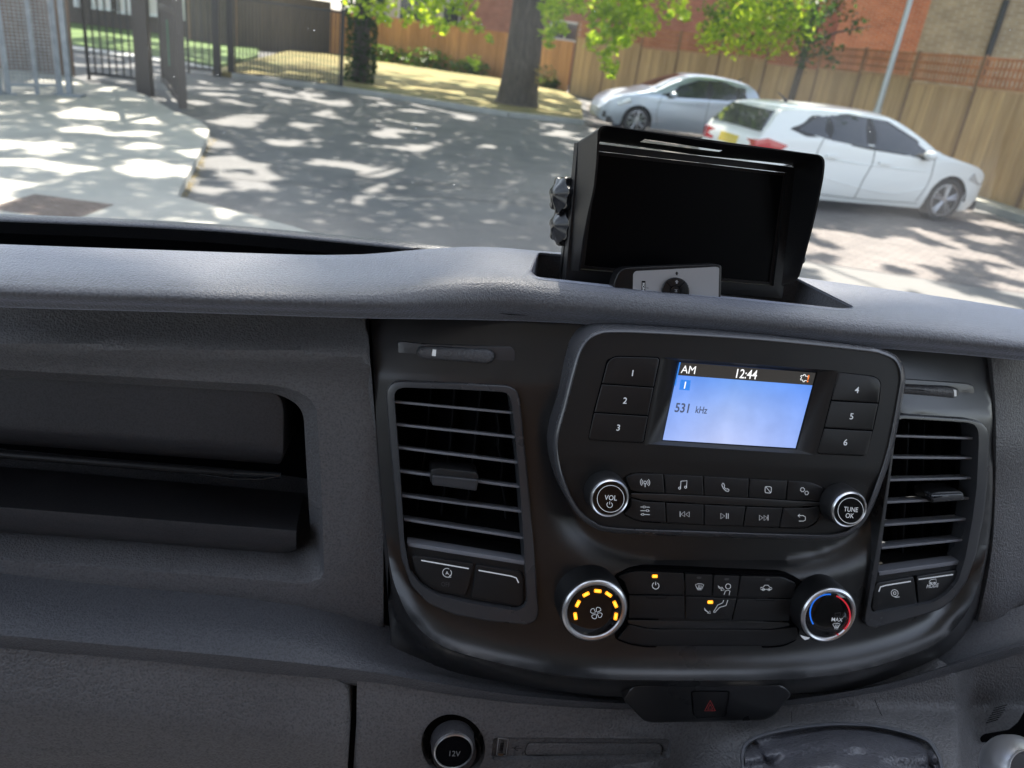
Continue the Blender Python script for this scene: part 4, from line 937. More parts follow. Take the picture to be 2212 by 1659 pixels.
# remote control leaning in the well
RM = lambda x, z: .520+.12*(z-ZP)
remo = empty('remote_control', PY(z12((1000, 1200)), .52), 'small black remote control with a silver key plate, leaning against the monitor', 'remote control')
mb = MB(); plate(mb, rnd(z12((592, 1250), (600, 1085), (632, 1012), (672, 990), (1265, 966), (1296, 975), (1288, 1300), (600, 1300)), [5, 10, 12, 10, 6, 6, 5, 5]), 'hood', RM, 0, .012, r=4); mb.build('case', remo, 40)
mb = MB(); plate(mb, rnd(z12((722, 1250), (727, 1030), (742, 1012), (1262, 984), (1282, 990), (1274, 1290), (722, 1290)), [4, 5, 5, 5, 5, 4, 4]), 'alu', RM, .0004, .001)
q = z12((1008, 1026)); mb.add([US(p, RM, .0006) for p in ((q[0], q[1]-4), (q[0]+4, q[1]+.5), (q[0]+1.5, q[1]+.5), (q[0]+1.5, q[1]+4), (q[0]-1.5, q[1]+4), (q[0]-1.5, q[1]+.5), (q[0]-4, q[1]+.5))], [tuple(range(7))], 'black')
plate(mb, rnd(z12((782, 1075), (806, 1075), (803, 1190), (779, 1190)), 1), 'black', RM, .0006, .0004)
text(mb, 'MON', z12((793, 1112)), 5.5, 'white', RM, .0010, (0, 1), (1, .05), .95)
text(mb, 'T', z12((816, 1120)), 5.5, 'black', RM, .0007, (0, 1), (1, .05), .95)
mb.build('key_plate', remo, 40)
mb = MB(); c = z12((1000, 1142)); plate(mb, ell(c, 30, 30), 'rubberk', RM, .0022, .003, r=2)
stroke(mb, ell(c, 12, 20), 1.2, 'black', RM, .0026, True)
for k in (45, 135): stroke(mb, [(c[0]+12*cos(radians(k)), c[1]-12*sin(radians(k))), (c[0]+29*cos(radians(k)), c[1]-29*sin(radians(k)))], 1.2, 'black', RM, .0026)
q = (c[0]+2.5, c[1]-20.5); mb.add([US(p, RM, .0027) for p in ((q[0], q[1]-4), (q[0]+4, q[1]+.5), (q[0]+1.5, q[1]+.5), (q[0]+1.5, q[1]+4), (q[0]-1.5, q[1]+4), (q[0]-1.5, q[1]+.5), (q[0]-4, q[1]+.5))], [tuple(range(7))], 'alu')
text(mb, 'M', (c[0]+1, c[1]-1), 6, 'alu', RM, .0027, (0, 1), (1, .05))
mb.build('key_pad', remo, 40)

# stick in the bin
mb = MB(); a0 = PY((-300, 950), .515); a1 = PY((0, 981), .512); a2 = PY((505, 1022), .506); a3 = PY((606, 1027), .503)
stk = empty('stick', a2, 'long thin black stick with a pointed clip end lying in the open storage bin', 'stick')
mb.tube([a0, a1, a2], .0031, 'hood', 14); mb.build('shaft', stk, 40)
mb = MB(); mb.tube([a2, a2.lerp(a3, .1), a3], [.0029, .0027, .0022], 'rubberk', 14); mb.tube([PY((433, 1025), .502), PY((505, 1034), .500), PY((560, 1036), .500), PY((603, 1028), .502)], [.0004, .0008, .0008, .0012], 'rubberk', 8)
mb.build('tip', stk, 40)

# windscreen
m = bpy.data.materials.new('windscreen_glass'); m.use_nodes = True; M['ws'] = m; ntm = m.node_tree; ntm.nodes.remove(BS(m))
out = ntm.nodes['Material Output']; tr = nd(m, 'ShaderNodeBsdfTransparent'); tr.inputs[0].default_value = (.97, .99, .98, 1)
gl = nd(m, 'ShaderNodeBsdfGlossy'); gl.inputs['Roughness'].default_value = .0; fr_ = nd(m, 'ShaderNodeFresnel'); fr_.inputs[0].default_value = 1.25
fm = nd(m, 'ShaderNodeMath', operation='MULTIPLY'); fm.inputs[1].default_value = .09; lk(m, fr_.outputs[0], fm.inputs[0])
mx1 = nd(m, 'ShaderNodeMixShader'); lk(m, fm.outputs[0], mx1.inputs[0]); lk(m, tr.outputs[0], mx1.inputs[1]); lk(m, gl.outputs[0], mx1.inputs[2])
df = nd(m, 'ShaderNodeBsdfTranslucent'); df.inputs[0].default_value = (.8, .85, .9, 1); v = coords(m)
ns = nd(m, 'ShaderNodeTexNoise'); ns.inputs['Scale'].default_value = 260; ns.inputs['Detail'].default_value = 2; lk(m, v, ns.inputs['Vector'])
n2_ = nd(m, 'ShaderNodeTexNoise'); n2_.inputs['Scale'].default_value = 6; n2_.inputs['Detail'].default_value = 6; lk(m, v, n2_.inputs['Vector'])
sp = ramp(m, ns.outputs['Fac'], [(.755, (0, 0, 0)), (.79, (.32, .32, .32))]); hz_ = ramp(m, n2_.outputs['Fac'], [(.3, (.012, .012, .012)), (.75, (.028, .028, .028))])
ad = nd(m, 'ShaderNodeMath', operation='ADD'); lk(m, sp, ad.inputs[0]); lk(m, hz_, ad.inputs[1])
mx2 = nd(m, 'ShaderNodeMixShader'); lk(m, ad.outputs[0], mx2.inputs[0]); lk(m, mx1.outputs[0], mx2.inputs[1]); lk(m, df.outputs[0], mx2.inputs[2]); lk(m, mx2.outputs[0], out.inputs[0])
mb = MB(); cols = []
for i in range(41):
    x = -1.15+2.6*i/40; q = .10*(x-.15)**2; cols.append([Vector((x, .95-q, 1.50)), Vector((x, .80-q, 1.68)), Vector((x, .55-q, 1.98)), Vector((x, .28-q, 2.30))])
loft(mb, cols, 'ws', 4); o = mb.build('windscreen', None, 60); tag(o, 'slightly dusty clear windscreen sloping up above the dashboard', 'windscreen')
# ------------------------------------------------------------------ the cab the picture is taken from: roof lining, bulkhead, doors with open windows
M['lining'] = mat('roof_lining', (.45, .45, .43), .95, spec=.1); M['warmbounce'] = mat('bulkhead_warm_bounce', (.42, .24, .15), .6); M['doorcard'] = mat('door_plastic', (.10, .10, .105), .6)  # unseen bulkhead given a warm brown to tint the fascia's reflection
cab = empty('van_cab', (.25, -.3, 1.3), 'pale lined van cab around the dashboard, open at the side windows', 'van cab')
mb = MB(); cols = [[Vector((x, .28-.10*(x-.15)**2, 2.30)), Vector((x, .15, 2.37)), Vector((x, -.4, 2.42)), Vector((x, -1.1, 2.42))] for x in [-.80+.1*i for i in range(22)]]
loft(mb, cols, 'lining', 3); mb.build('roof_lining', cab, 60)
mb = MB(); mb.box((.25, -1.12, 1.5), (2.1, .03, 1.9), 'warmbounce'); mb.build('bulkhead', cab, 0)
for sx in (-.82, 1.32):
    mb = MB(); mb.box((sx, -.15, 1.15), (.05, 1.9, .95), 'doorcard'); mb.build('door', cab, 0)
    mb = MB(); mb.tube([Vector((sx, .80, 1.62)), Vector((sx, .50, 1.98)), Vector((sx, .22, 2.32))], .035, 'doorcard', 10); mb.build('pillar', cab, 60); mb = MB(); mb.tube([Vector((sx, -.75, 1.6)), Vector((sx, -.85, 2.38))], .05, 'doorcard', 10); mb.build('pillar', cab, 60)
for sx in (-.42, .92):
    mb = MB(); loft(mb, [[Vector((sx+x, -.16+abs(x)*.1, 1.04)), Vector((sx+x, -.16, 1.13-abs(x)*.1)), Vector((sx+x, -.52, 1.10-abs(x)*.1)), Vector((sx+x*.95, -.57+abs(x)*.15, 1.3)), Vector((sx+x*.85, -.62+abs(x)*.15, 1.78)), Vector((sx+x*.55, -.64+abs(x)*.1, 1.98)), Vector((sx+x*.5, -.72, 1.96)), Vector((sx+x*.9, -.74, 1.7)), Vector((sx+x, -.68, 1.04))] for x in (-.24, -.2, -.1, 0, .1, .2, .24)], 'doorcard', 4); mb.build('seat', cab, 60)
# ================================================================== STREET
def setd(name, mb, **k):
    o = mb.build(name, None, k.pop('smooth', 0)); o['kind'] = k.get('kind', 'structure'); return o
# materials
m = M['asphalt'] = mat('asphalt', (.09, .09, .095), .85); v = coords(m)
o1 = noise_col(m, 1.3, [(.3, (.105, .107, .113)), (.7, (.165, .163, .163))], 8, vec=v)
ng = nd(m, 'ShaderNodeTexNoise'); ng.inputs['Scale'].default_value = 90; ng.inputs['Detail'].default_value = 3; lk(m, v, ng.inputs['Vector']); bump(m, ng.outputs['Fac'], .5, .01)
mm = nd(m, 'ShaderNodeMixRGB', blend_type='OVERLAY'); mm.inputs[0].default_value = .35; lk(m, o1, mm.inputs[1]); lk(m, ng.outputs['Fac'], mm.inputs[2]); lk(m, mm.outputs[0], BS(m).inputs['Base Color'])
def concrete(nm, a, b, sc=2):
    m = M[nm] = mat(nm, a, .85); noise_col(m, sc, [(.3, a), (.7, b)], 9)
    return m
concrete('concrete', (.34, .33, .30), (.47, .455, .41), .9); concrete('kerb', (.30, .31, .31), (.42, .42, .41), 3)
def bricks(nm, c1, c2, mo, sc, bw=.5, rh=.25, ms=.02, kind='Object', rot=(0, 0, 0), rough=.85):
    m = M[nm] = mat(nm, c1, rough); v = coords(m, kind, (1, 1, 1), rot)
    b = nd(m, 'ShaderNodeTexBrick'); b.inputs['Scale'].default_value = sc; b.inputs['Brick Width'].default_value = bw; b.inputs['Row Height'].default_value = rh; b.inputs['Mortar Size'].default_value = ms
    b.inputs['Color1'].default_value = (*c1, 1); b.inputs['Color2'].default_value = (*c2, 1); b.inputs['Mortar'].default_value = (*mo, 1); lk(m, v, b.inputs['Vector'])
    n = nd(m, 'ShaderNodeTexNoise'); n.inputs['Scale'].default_value = 2; n.inputs['Detail'].default_value = 8; lk(m, v, n.inputs['Vector'])
    x = nd(m, 'ShaderNodeMixRGB', blend_type='OVERLAY'); x.inputs[0].default_value = .4; lk(m, b.outputs['Color'], x.inputs[1]); lk(m, n.outputs['Fac'], x.inputs[2]); lk(m, x.outputs[0], BS(m).inputs['Base Color'])
    bump(m, b.outputs['Fac'], -.4, .01); return m
bricks('paving', (.20, .175, .165), (.14, .125, .12), (.075, .07, .07), 1, .2, .1, .006, rot=(0, 0, radians(45)))
bricks('setts', (.12, .12, .122), (.10, .10, .104), (.15, .15, .15), 1, 1.0, .5, .012, rot=(0, 0, radians(-12)))
bricks('brick_red', (.38, .13, .08), (.28, .09, .06), (.42, .30, .22), 1, .225, .075, .011, rot=(radians(90), 0, 0))
bricks('brick_orange', (.62, .20, .09), (.50, .15, .07), (.55, .38, .28), 1, .225, .075, .011, rot=(radians(90), 0, radians(0)))
bricks('brick_buff', (.46, .34, .21), (.36, .26, .16), (.50, .42, .32), 1, .225, .075, .011, rot=(radians(90), 0, 0))
m = M['grass'] = mat('grass', (.1, .12, .03), .9)
noise_col(m, .9, [(.25, (.05, .09, .014)), (.5, (.19, .16, .05)), (.75, (.34, .26, .09))], 8)
m = M['verge'] = mat('green_grass', (.1, .2, .03), .9); noise_col(m, 1.2, [(.3, (.035, .075, .012)), (.7, (.10, .17, .03))], 8)
def wood(nm, a, b, sc):
    m = M[nm] = mat(nm, a, .8); v = coords(m, 'Object', sc); o = noise_col(m, 2, [(.3, a), (.7, b)], 8, vec=v)
    ge = nd(m, 'ShaderNodeNewGeometry'); r_ = ramp(m, ge.outputs['Random Per Island'], [(0, (.78, .76, .73)), (.5, (.98, .98, .98)), (1, (1.15, 1.15, 1.12))]); x_ = nd(m, 'ShaderNodeMixRGB', blend_type='MULTIPLY'); x_.inputs[0].default_value = 1
    lk(m, o, x_.inputs[1]); lk(m, r_, x_.inputs[2]); lk(m, x_.outputs[0], BS(m).inputs['Base Color']); return m
wood('fence_orange', (.44, .21, .08), (.60, .31, .12), (6, 6, .8)); wood('fence_tan', (.40, .26, .13), (.56, .38, .20), (6, 6, .6)); wood('fence_dark', (.055, .045, .036), (.10, .08, .06), (6, 6, .6))
wood('fence_brown', (.10, .065, .042), (.17, .11, .07), (6, 6, .6)); wood('trellis', (.36, .15, .065), (.50, .23, .11), (5, 5, 5)); wood('post_brown', (.19, .12, .07), (.28, .18, .11), (5, 5, .8))
m = M['bark'] = mat('bark', (.09, .075, .06), .95); v = coords(m, 'Object', (5, 5, .9)); o_ = noise_col(m, 3, [(.3, (.045, .038, .033)), (.7, (.14, .115, .095))], 10, 1.0, vec=v)
nb = nd(m, 'ShaderNodeTexNoise'); nb.inputs['Scale'].default_value = 5; nb.inputs['Detail'].default_value = 8; lk(m, v, nb.inputs['Vector']); bump(m, nb.outputs['Fac'], 1, .05)
def leaf(nm, a, b, tl):
    m = M[nm] = bpy.data.materials.new(nm); m.use_nodes = True; bs = BS(m); bs.inputs['Roughness'].default_value = .45
    oi = nd(m, 'ShaderNodeNewGeometry'); r = nd(m, 'ShaderNodeValToRGB'); r.color_ramp.elements[0].color = (*a, 1); r.color_ramp.elements[1].color = (*b, 1)
    lk(m, oi.outputs['Random Per Island'], r.inputs[0]); lk(m, r.outputs[0], bs.inputs['Base Color'])
    t = nd(m, 'ShaderNodeBsdfTranslucent'); lk(m, r.outputs[0], t.inputs[0]); t2 = nd(m, 'ShaderNodeMixRGB', blend_type='MULTIPLY'); t2.inputs[0].default_value = 1; t2.inputs[2].default_value = (*tl, 1); lk(m, r.outputs[0], t2.inputs[1]); lk(m, t2.outputs[0], t.inputs[0])
    x = nd(m, 'ShaderNodeMixShader'); x.inputs[0].default_value = .55; lk(m, bs.outputs[0], x.inputs[1]); lk(m, t.outputs[0], x.inputs[2]); lk(m, x.outputs[0], m.node_tree.nodes['Material Output'].inputs[0])
leaf('leaf_bright', (.14, .24, .02), (.44, .50, .05), (2.0, 2.1, 1.2)); leaf('leaf_dark', (.02, .05, .015), (.06, .11, .03), (1, 1.1, .8)); leaf('leaf_mid', (.05, .10, .02), (.16, .24, .05), (1.6, 1.8, 1)); leaf('leaf_dry', (.22, .17, .06), (.38, .30, .12), (1.2, 1.2, 1))
M['galv'] = mat('galvanised', (.34, .39, .45), .45, metal=.35); noise_col(M['galv'], 8, [(.3, (.19, .215, .24)), (.7, (.31, .34, .37))], 5)
M['blackmetal'] = mat('black_metal', (.022, .023, .024), .5); M['brownpost'] = mat('brown_post', (.05, .042, .036), .6)
M['rust'] = mat('rusty_iron', (.13, .09, .07), .7); noise_col(M['rust'], 12, [(.3, (.10, .07, .055)), (.7, (.20, .145, .12))], 6)
M['pole'] = mat('grey_pole', (.42, .46, .47), .45, metal=.3)
M['whitepaint'] = mat('white_frame', (.72, .73, .72), .5); M['wglass'] = mat('window_glass', (.05, .06, .07), .06, spec=.8)
M['skypane'] = mat('pane_sky_glare', (.72, .66, .62), .8); bricks('brick_dark', (.075, .055, .045), (.05, .04, .035), (.09, .08, .07), 1, .225, .075, .011, rot=(radians(90), 0, 0)); M['render'] = mat('pale_render', (.55, .52, .46), .8); M['roof'] = mat('roof_tile', (.12, .07, .05), .8)  # pale pane colour stands in for the sky's bright reflection
M['lane'] = mat('light_band', (.15, .148, .145), .8)

# ground
mb = MB(); mb.add([(-400, -300, 0), (400, -300, 0), (400, 700, 0), (-400, 700, 0)], [(0, 1, 2, 3)], 'asphalt'); setd('road', mb)
def sheet(name, pts, m, z, depth=0, kerb=None, kind='structure', grid=None):
    mb = MB(); V, F2 = cdt(pts, (), grid); mb.add([(p[0], p[1], z) for p in V], F2, m); n = len(pts)
    if depth: mb.add([(p[0], p[1], z) for p in pts]+[(p[0], p[1], z-depth) for p in pts], [(i, (i+1) % n, n+(i+1) % n, n+i) for i in range(n)], kerb or m)
    return setd(name, mb, kind=kind)
g = lambda p, z=0: tuple(PZ(p, z)[:2])
cp = [g(q, .1) for q in [(560, 470), (540, 463), (470, 447), (405, 430), (383, 424), (388, 408), (420, 350), (446, 300), (452, 282), (446, 272), (432, 262), (405, 250), (380, 243), (345, 222), (310, 204), (270, 192), (230, 184), (195, 180)]]
pav = [(-30, 1.5), (2.0, 1.5), (1.0, 5.2), (g((600, 500), .1)[0]+.1, 6.9)]+cp+[(-6.6, 17.2), (-30, 20)]
pav = [pav[0]]+pav[1:]
sheet('pavement', pav, 'concrete', .1, .12, 'kerb')
# bands of setts across the road, block paving under the parked cars, verge
b1 = [g(p) for p in ((455, 330), (800, 365), (1210, 420), (1210, 440), (800, 385), (452, 345))]
sheet('sett_band', [g(p) for p in ((415, 352), (452, 340), (1230, 425), (1228, 452), (395, 378))], 'setts', .004)
bp = [(4.6, 20.2), (3.6, 10.6), (3.4, 8.0), (9.9, 6.4), (9.95, 22), (9, 27), (6, 27)]
sheet('block_paving', bp, 'paving', .004)
sheet('light_band', [(3.3, 7.95), (3.25, 7.2), (9.9, 5.6), (9.9, 6.35)], 'lane', .004)
kl = [g(p, .1) for p in ((500, 160), (600, 172), (745, 190), (850, 205), (960, 222), (1100, 244), (1180, 252), (1262, 261))]
vg = kl+[(5.6, 26), (5.9, 30), (6.0, 33.0), (-2, 37.5), (-4.7, 38), (-4.7, kl[0][1]+.3)]
sheet('verge', [(a, b+.14) if i < 8 else (a, b) for i, (a, b) in enumerate(vg)], 'grass', .11, .1, 'grass', grid=None)
mb = MB()
for a, b in zip(kl, kl[1:]):
    d = Vector((b[0]-a[0], b[1]-a[1], 0)); L = d.length; mb.box(((a[0]+b[0])/2, (a[1]+b[1])/2+.07, .055), (L, .14, .13), 'kerb', atan2(d.y, d.x))
setd('kerb', mb)
mb = MB(); mb.box((10.35, 14, .05), (.14, 17, .12), 'kerb'); mb.box((10.7, 14, .045), (.6, 17, .1), 'concrete'); setd('kerb', mb)
sheet('far_pavement', [(-14, 25.4), (-6.6, 24.2), (-4.9, 22.9), (-4.7, 22.3), (-6.3, 22.9), (-8.2, 23.4), (-14, 23.8)], 'kerb', .08, .08)
sheet('far_lawn', [(-30, 25.5), (-14, 25.5), (-6.6, 24.3), (-5.0, 23.2), (-5, 30), (-6, 36), (-30, 40)], 'verge', .1, .1)
# iron cover in the pavement
mb = MB(); cv = [g(z1(p), .1) for p in ((215, 1210), (705, 1276), (735, 1375), (0, 1350))]
cc = (-2.95, 7.35)
A, B_ = Vector(g(z1((215, 1210)), .1)), Vector(g(z1((705, 1276)), .1)); ux = (B_-A).normalized(); uy = Vector((ux.y, -ux.x)); W_ = (B_-A).length
q = lambda u, v_: (A+ux*u+uy*v_)
L_ = .62
mb.add([(*q(u, v_), .106) for u, v_ in ((0, 0), (W_, 0), (W_, L_), (0, L_))]+[(*q(u, v_), .09) for u, v_ in ((0, 0), (W_, 0), (W_, L_), (0, L_))], [(0, 1, 2, 3), (0, 1, 5, 4), (1, 2, 6, 5), (2, 3, 7, 6), (3, 0, 4, 7)], 'rust')
for i in range(14):
    for j in range(12):
        a = q(.03+(W_-.06)*(i+.5)/14, .03+(L_-.06)*(j+.5)/12); r_ = atan2(ux.y, ux.x)+(radians(45) if (i+j) % 2 else radians(-45)); mb.box((a.x, a.y, .108), (.038, .014, .006), 'rust', r_)
o = mb.build('access_cover', None, 0); tag(o, 'rusty brown iron access cover set in the pale pavement at lower left', 'access cover')
# fallen leaves along the kerb
mb = MB()
for i in range(260):
    t = random.random(); p = PZ((lerp(452, 392, t)+random.gauss(6, 5), lerp(300, 425, t)), .006); a = random.random()*6.28; s_ = random.uniform(.012, .03)
    mb.add([(p.x+cos(a+k*pi/2)*s_*(1 if k % 2 else .5), p.y+sin(a+k*pi/2)*s_*(1 if k % 2 else .5), .006+random.random()*.012) for k in range(4)], [(0, 1, 2, 3)], 'leaf_dry')
o = mb.build('fallen_leaves', None, 0, wm=False); tag(o, 'scatter of dry leaves along the pavement kerb', 'leaves', kind='stuff')

# ------------------------------------------------------------------ fences and gates on the left
def mesh_fence(name, a, b, h, lbl, cat, m='galv', bars=('wire', .06, .007), mid=(), z0=.1, lean=0, railz=None, group=None):
    a, b = Vector((*a, z0)), Vector((*b, z0)); d = (b-a); L = d.length; rz = atan2(d.y, d.x); c = (a+b)/2
    t = empty(name, a, lbl, cat, group); dn = d.normalized()
    for e in (a, b):
        mb = MB(); mb.box((e.x, e.y, z0+h/2), (.07, .07, h), m, rz); mb.box((e.x, e.y, z0+.01), (.18, .18, .02), m, rz); mb.build('post', t, 0)
    for u in mid:
        p = a+dn*(u*L); mb = MB(); mb.box((p.x, p.y, z0+h/2), (.05, .05, h), m, rz); mb.build('upright', t, 0)
    for z in (railz or (z0+.14, z0+h-.05)):
        mb = MB(); mb.box((c.x, c.y, z), (L-.07, .045, .045), m, rz); mb.build('rail', t, 0)
    mb = MB(); kind, sp, th = bars; n_ = int((L-.08)/sp); zb, zt = (railz or (z0+.14, z0+h-.05))[0], (railz or (z0+.14, z0+h-.05))[-1]
    for i in range(1, n_): p = a+dn*(.04+i*(L-.08)/n_); mb.box((p.x, p.y, (zb+zt)/2), (th, th, zt-zb), m, rz)
    if kind == 'wire':
        k = int((zt-zb)/.05)
        for i in range(1, k): mb.box((c.x, c.y, zb+i*.05), (L-.08, .012, .014), m, rz)
    mb.build('mesh_infill' if kind == 'wire' else 'bars', t, 0); return t
gA, gB = g((18, 203), .1), g((152, 205), .1)
gd = (Vector(gB)-Vector(gA)).normalized()
mesh_fence('mesh_panel_fence', gA, tuple(Vector(gB)-gd*.16), 2.6, 'galvanised mesh fence panel standing at the far left of the pavement', 'fence panel', mid=(.55,), group=None)
mesh_fence('mesh_panel_fence', tuple(Vector(gA)-gd*2.2+Vector((0, -.5))), tuple(Vector(gA)-gd*.12+Vector((.0, -.02))), 2.6, 'galvanised mesh fence panel cut by the left edge of the picture', 'fence panel')
p = Vector((*g((152, 206), .1), .1)); mb = MB(); mb.box((p.x, p.y, 1.35), (.08, .08, 2.5), 'galv'); t = empty('fence_post', p, 'lone galvanised square post with a bolted foot plate beside the mesh panel', 'post'); mb.build('shaft', t, 0); mb = MB(); mb.box((p.x+.03, p.y-.03, .115), (.34, .26, .03), 'galv'); mb.build('foot_plate', t, 0)
p = Vector((*g((183, 184), .1), .1)); t = empty('sign_pole', p, 'round grey metal pole, thicker below its collar, between mesh and black railings', 'pole')
mb = MB(); mb.lathe(p, (0, 0, 1), [(.085, 0), (.085, 1.12), (.10, 1.14), (.10, 1.2), (.05, 1.3)], 'pole', 20); mb.build('base', t, 40); mb = MB(); mb.tube([p+Vector((0, 0, 1.25)), p+Vector((0, 0, 4))], .05, 'pole', 16); mb.build('shaft', t, 40)
def railing(a, b, h, lbl, name='railing', cat='railing', sp=.13, m='blackmetal', z0=0, post=.05, group=None):
    a, b = Vector((*a, z0)), Vector((*b, z0)); d = b-a; L = d.length; rz = atan2(d.y, d.x); c = (a+b)/2; dn = d.normalized(); t = empty(name, a, lbl, cat, group)
    mb = MB(); n_ = int(L/sp)
    for i in range(1, n_): p = a+dn*(i*L/n_); mb.box((p.x, p.y, z0+h/2+.03), (.027, .027, h-.16), m, rz)
    mb.build('bars', t, 0)
    for z in (z0+.12, z0+h-.06): mb = MB(); mb.box((c.x, c.y, z), (L-post, .05, .05), m, rz); mb.build('rail', t, 0)
    for e in (a, b): mb = MB(); mb.box((e.x, e.y, z0+h/2), (post, post, h), m, rz); mb.build('post', t, 0)
    return t
railing(g((193, 172)), g((300, 184)), 2.5, 'black vertical bar railing behind the round grey pole')
railing(g((503, 168)), g((736, 197)), 1.86, 'open black steel gate panel with thin vertical bars in front of the verge', 'gate', 'gate', .085, post=.09)
railing(g((408, 158)), g((468, 163)), 2.4, 'short black railing between the brown gate leaf and the dark gate post', sp=.16)
for px, w_, h_, lb in ((315, .24, 3.2, 'thick dark brown square gate post left of the open gate leaf'), (470, .16, 2.8, 'dark square gate post left of the steel gate panel'), (496, .07, 2.6, 'thin dark post touching the left end of the steel gate panel')):
    q_ = PZ((px, {315: 206, 470: 165, 496: 166}[px]), 0); mb = MB(); mb.box((q_.x, q_.y, h_/2), (w_, w_, h_), 'brownpost' if px == 315 else 'blackmetal'); mb.box((q_.x, q_.y, h_+.02), (w_+.03, w_+.03, .04), 'blackmetal'); o = mb.build('gate_post', None, 0); tag(o, lb, 'gate post')
a_, b_ = PZ((355, 192), 0), PZ((396, 250), 0)
t = empty('gate_leaf', a_, 'brown steel mesh gate leaf swung open over the edge of the pavement', 'gate'); d = b_-a_; rz = atan2(d.y, d.x); L = d.length; c_ = (a_+b_)/2; dn = d.normalized()
for e, w2 in ((a_, .09), (b_, .12)): mb = MB(); mb.box((e.x, e.y, 1.66), (w2, w2, 3.1), 'brownpost', rz); mb.build('stile', t, 0)
for z in (.18, 1.5, 3.1): mb = MB(); mb.box((c_.x, c_.y, z), (L-.1, .06, .09), 'brownpost', rz); mb.build('rail', t, 0)
mb = MB()
for i in range(1, 30): p = a_+dn*(L*i/30); mb.box((p.x, p.y, 1.65), (.035, .012, 2.85), 'brownpost', rz)
mb.build('mesh_infill', t, 0)
p = a_.lerp(b_, .45)+Vector((.06, 0, 1.0)); mb = MB(); mb.box((p.x, p.y, .95), (.05, .16, .75), M.setdefault('greenplate', mat('green_plate', (.08, .24, .14), .5)), rz); mb.build('green_strip', t, 0)
# backdrop of the far left : dark timber fence, pale windows above it
def board_fence(name, pts, h, m, lbl, cat, bw=.14, z0=0, seed=1, cap=True, postm='post_brown', panel=1.83, trellis=0, dz=0, group=None, skip=()):
    rg = random.Random(seed); t = empty(name, (*pts[0], 0), lbl, cat, group); k = 0
    for a, b in zip(pts, pts[1:]):
        a, b = Vector((*a, z0)), Vector((*b, z0)); d = b-a; L = d.length; n_ = max(1, round(L/panel)); dn = d.normalized(); rz = atan2(d.y, d.x); nn = Vector((dn.y, -dn.x, 0)); 
        if nn.dot(a) > 0: nn = -nn
        for i in range(n_):
            p0_, p1_ = a+dn*(L*i/n_), a+dn*(L*(i+1)/n_); w_ = L/n_-.1; k += 1; ddz = dz*((k % 3)-1)
            mb = MB(); nb_ = int(w_/bw)
            for j in range(nb_):
                p = p0_+dn*(.05+(j+.5)*w_/nb_); mb.box((p.x+nn.x*.012*(j % 2), p.y+nn.y*.012*(j % 2), z0+h/2+ddz), (w_/nb_+.012, .016+.006*rg.random(), h), m, rz)
            mb.build('panel', t, 0, wm=False)
            if cap: c = (p0_+p1_)/2; mb = MB(); mb.box((c.x+nn.x*.01, c.y+nn.y*.01, z0+h+ddz+.02), (w_, .06, .035), m, rz); mb.build('capping_rail', t, 0)
            mb = MB(); hh = h+trellis+.06; mb.box((p0_.x, p0_.y, z0+hh/2), (.07, .07, hh), postm, rz); mb.build('post', t, 0)
            if trellis:
                mb = MB(); c = (p0_+p1_)/2; z1_, z2_ = z0+h+.06, z0+h+trellis
                for z in (z1_, (z1_*2+z2_)/3, (z1_+2*z2_)/3, z2_): mb.box((c.x, c.y, z), (w_+.02, .035, .055), 'trellis', rz)
                q_ = int(w_/.12)
                for j in range(q_+1): p = p0_+dn*(.05+j*w_/q_); mb.box((p.x+nn.x*.02, p.y+nn.y*.02, (z1_+z2_)/2), (.05, .02, z2_-z1_), 'trellis', rz)
                mb.build('trellis', t, 0)
    return t
board_fence('timber_fence', [(-17, 15.9), (-6.1, 16.75)], 3.2, 'fence_brown', 'tall brown timber fence close behind the mesh panels at the far left', 'fence', .2, cap=False, panel=2.7, z0=.1, seed=9)
board_fence('timber_fence', [(-8.35, 34.6), (-6.5, 34), (-3.2, 37)], 2.1, 'fence_dark', 'dark weathered timber fence far behind the black railings at left', 'fence', .3, cap=False, panel=3)
board_fence('timber_fence', [(-3.2, 37.2), (3.9, 34.8), (6.1, 31.0)], 1.78, 'fence_orange', 'orange brown board fence behind the big tree and verge', 'fence', .13, seed=4, panel=2.4, postm='fence_orange')
board_fence('trellis_fence', [(6.15, 30.9), (8.6, 26.4), (10.95, 21.5), (11.0, 8.6)], 1.95, 'fence_tan', 'pale tan close board fence topped with brown trellis behind the parked cars', 'fence', .12, seed=6, trellis=.55, panel=2.0, dz=.05)

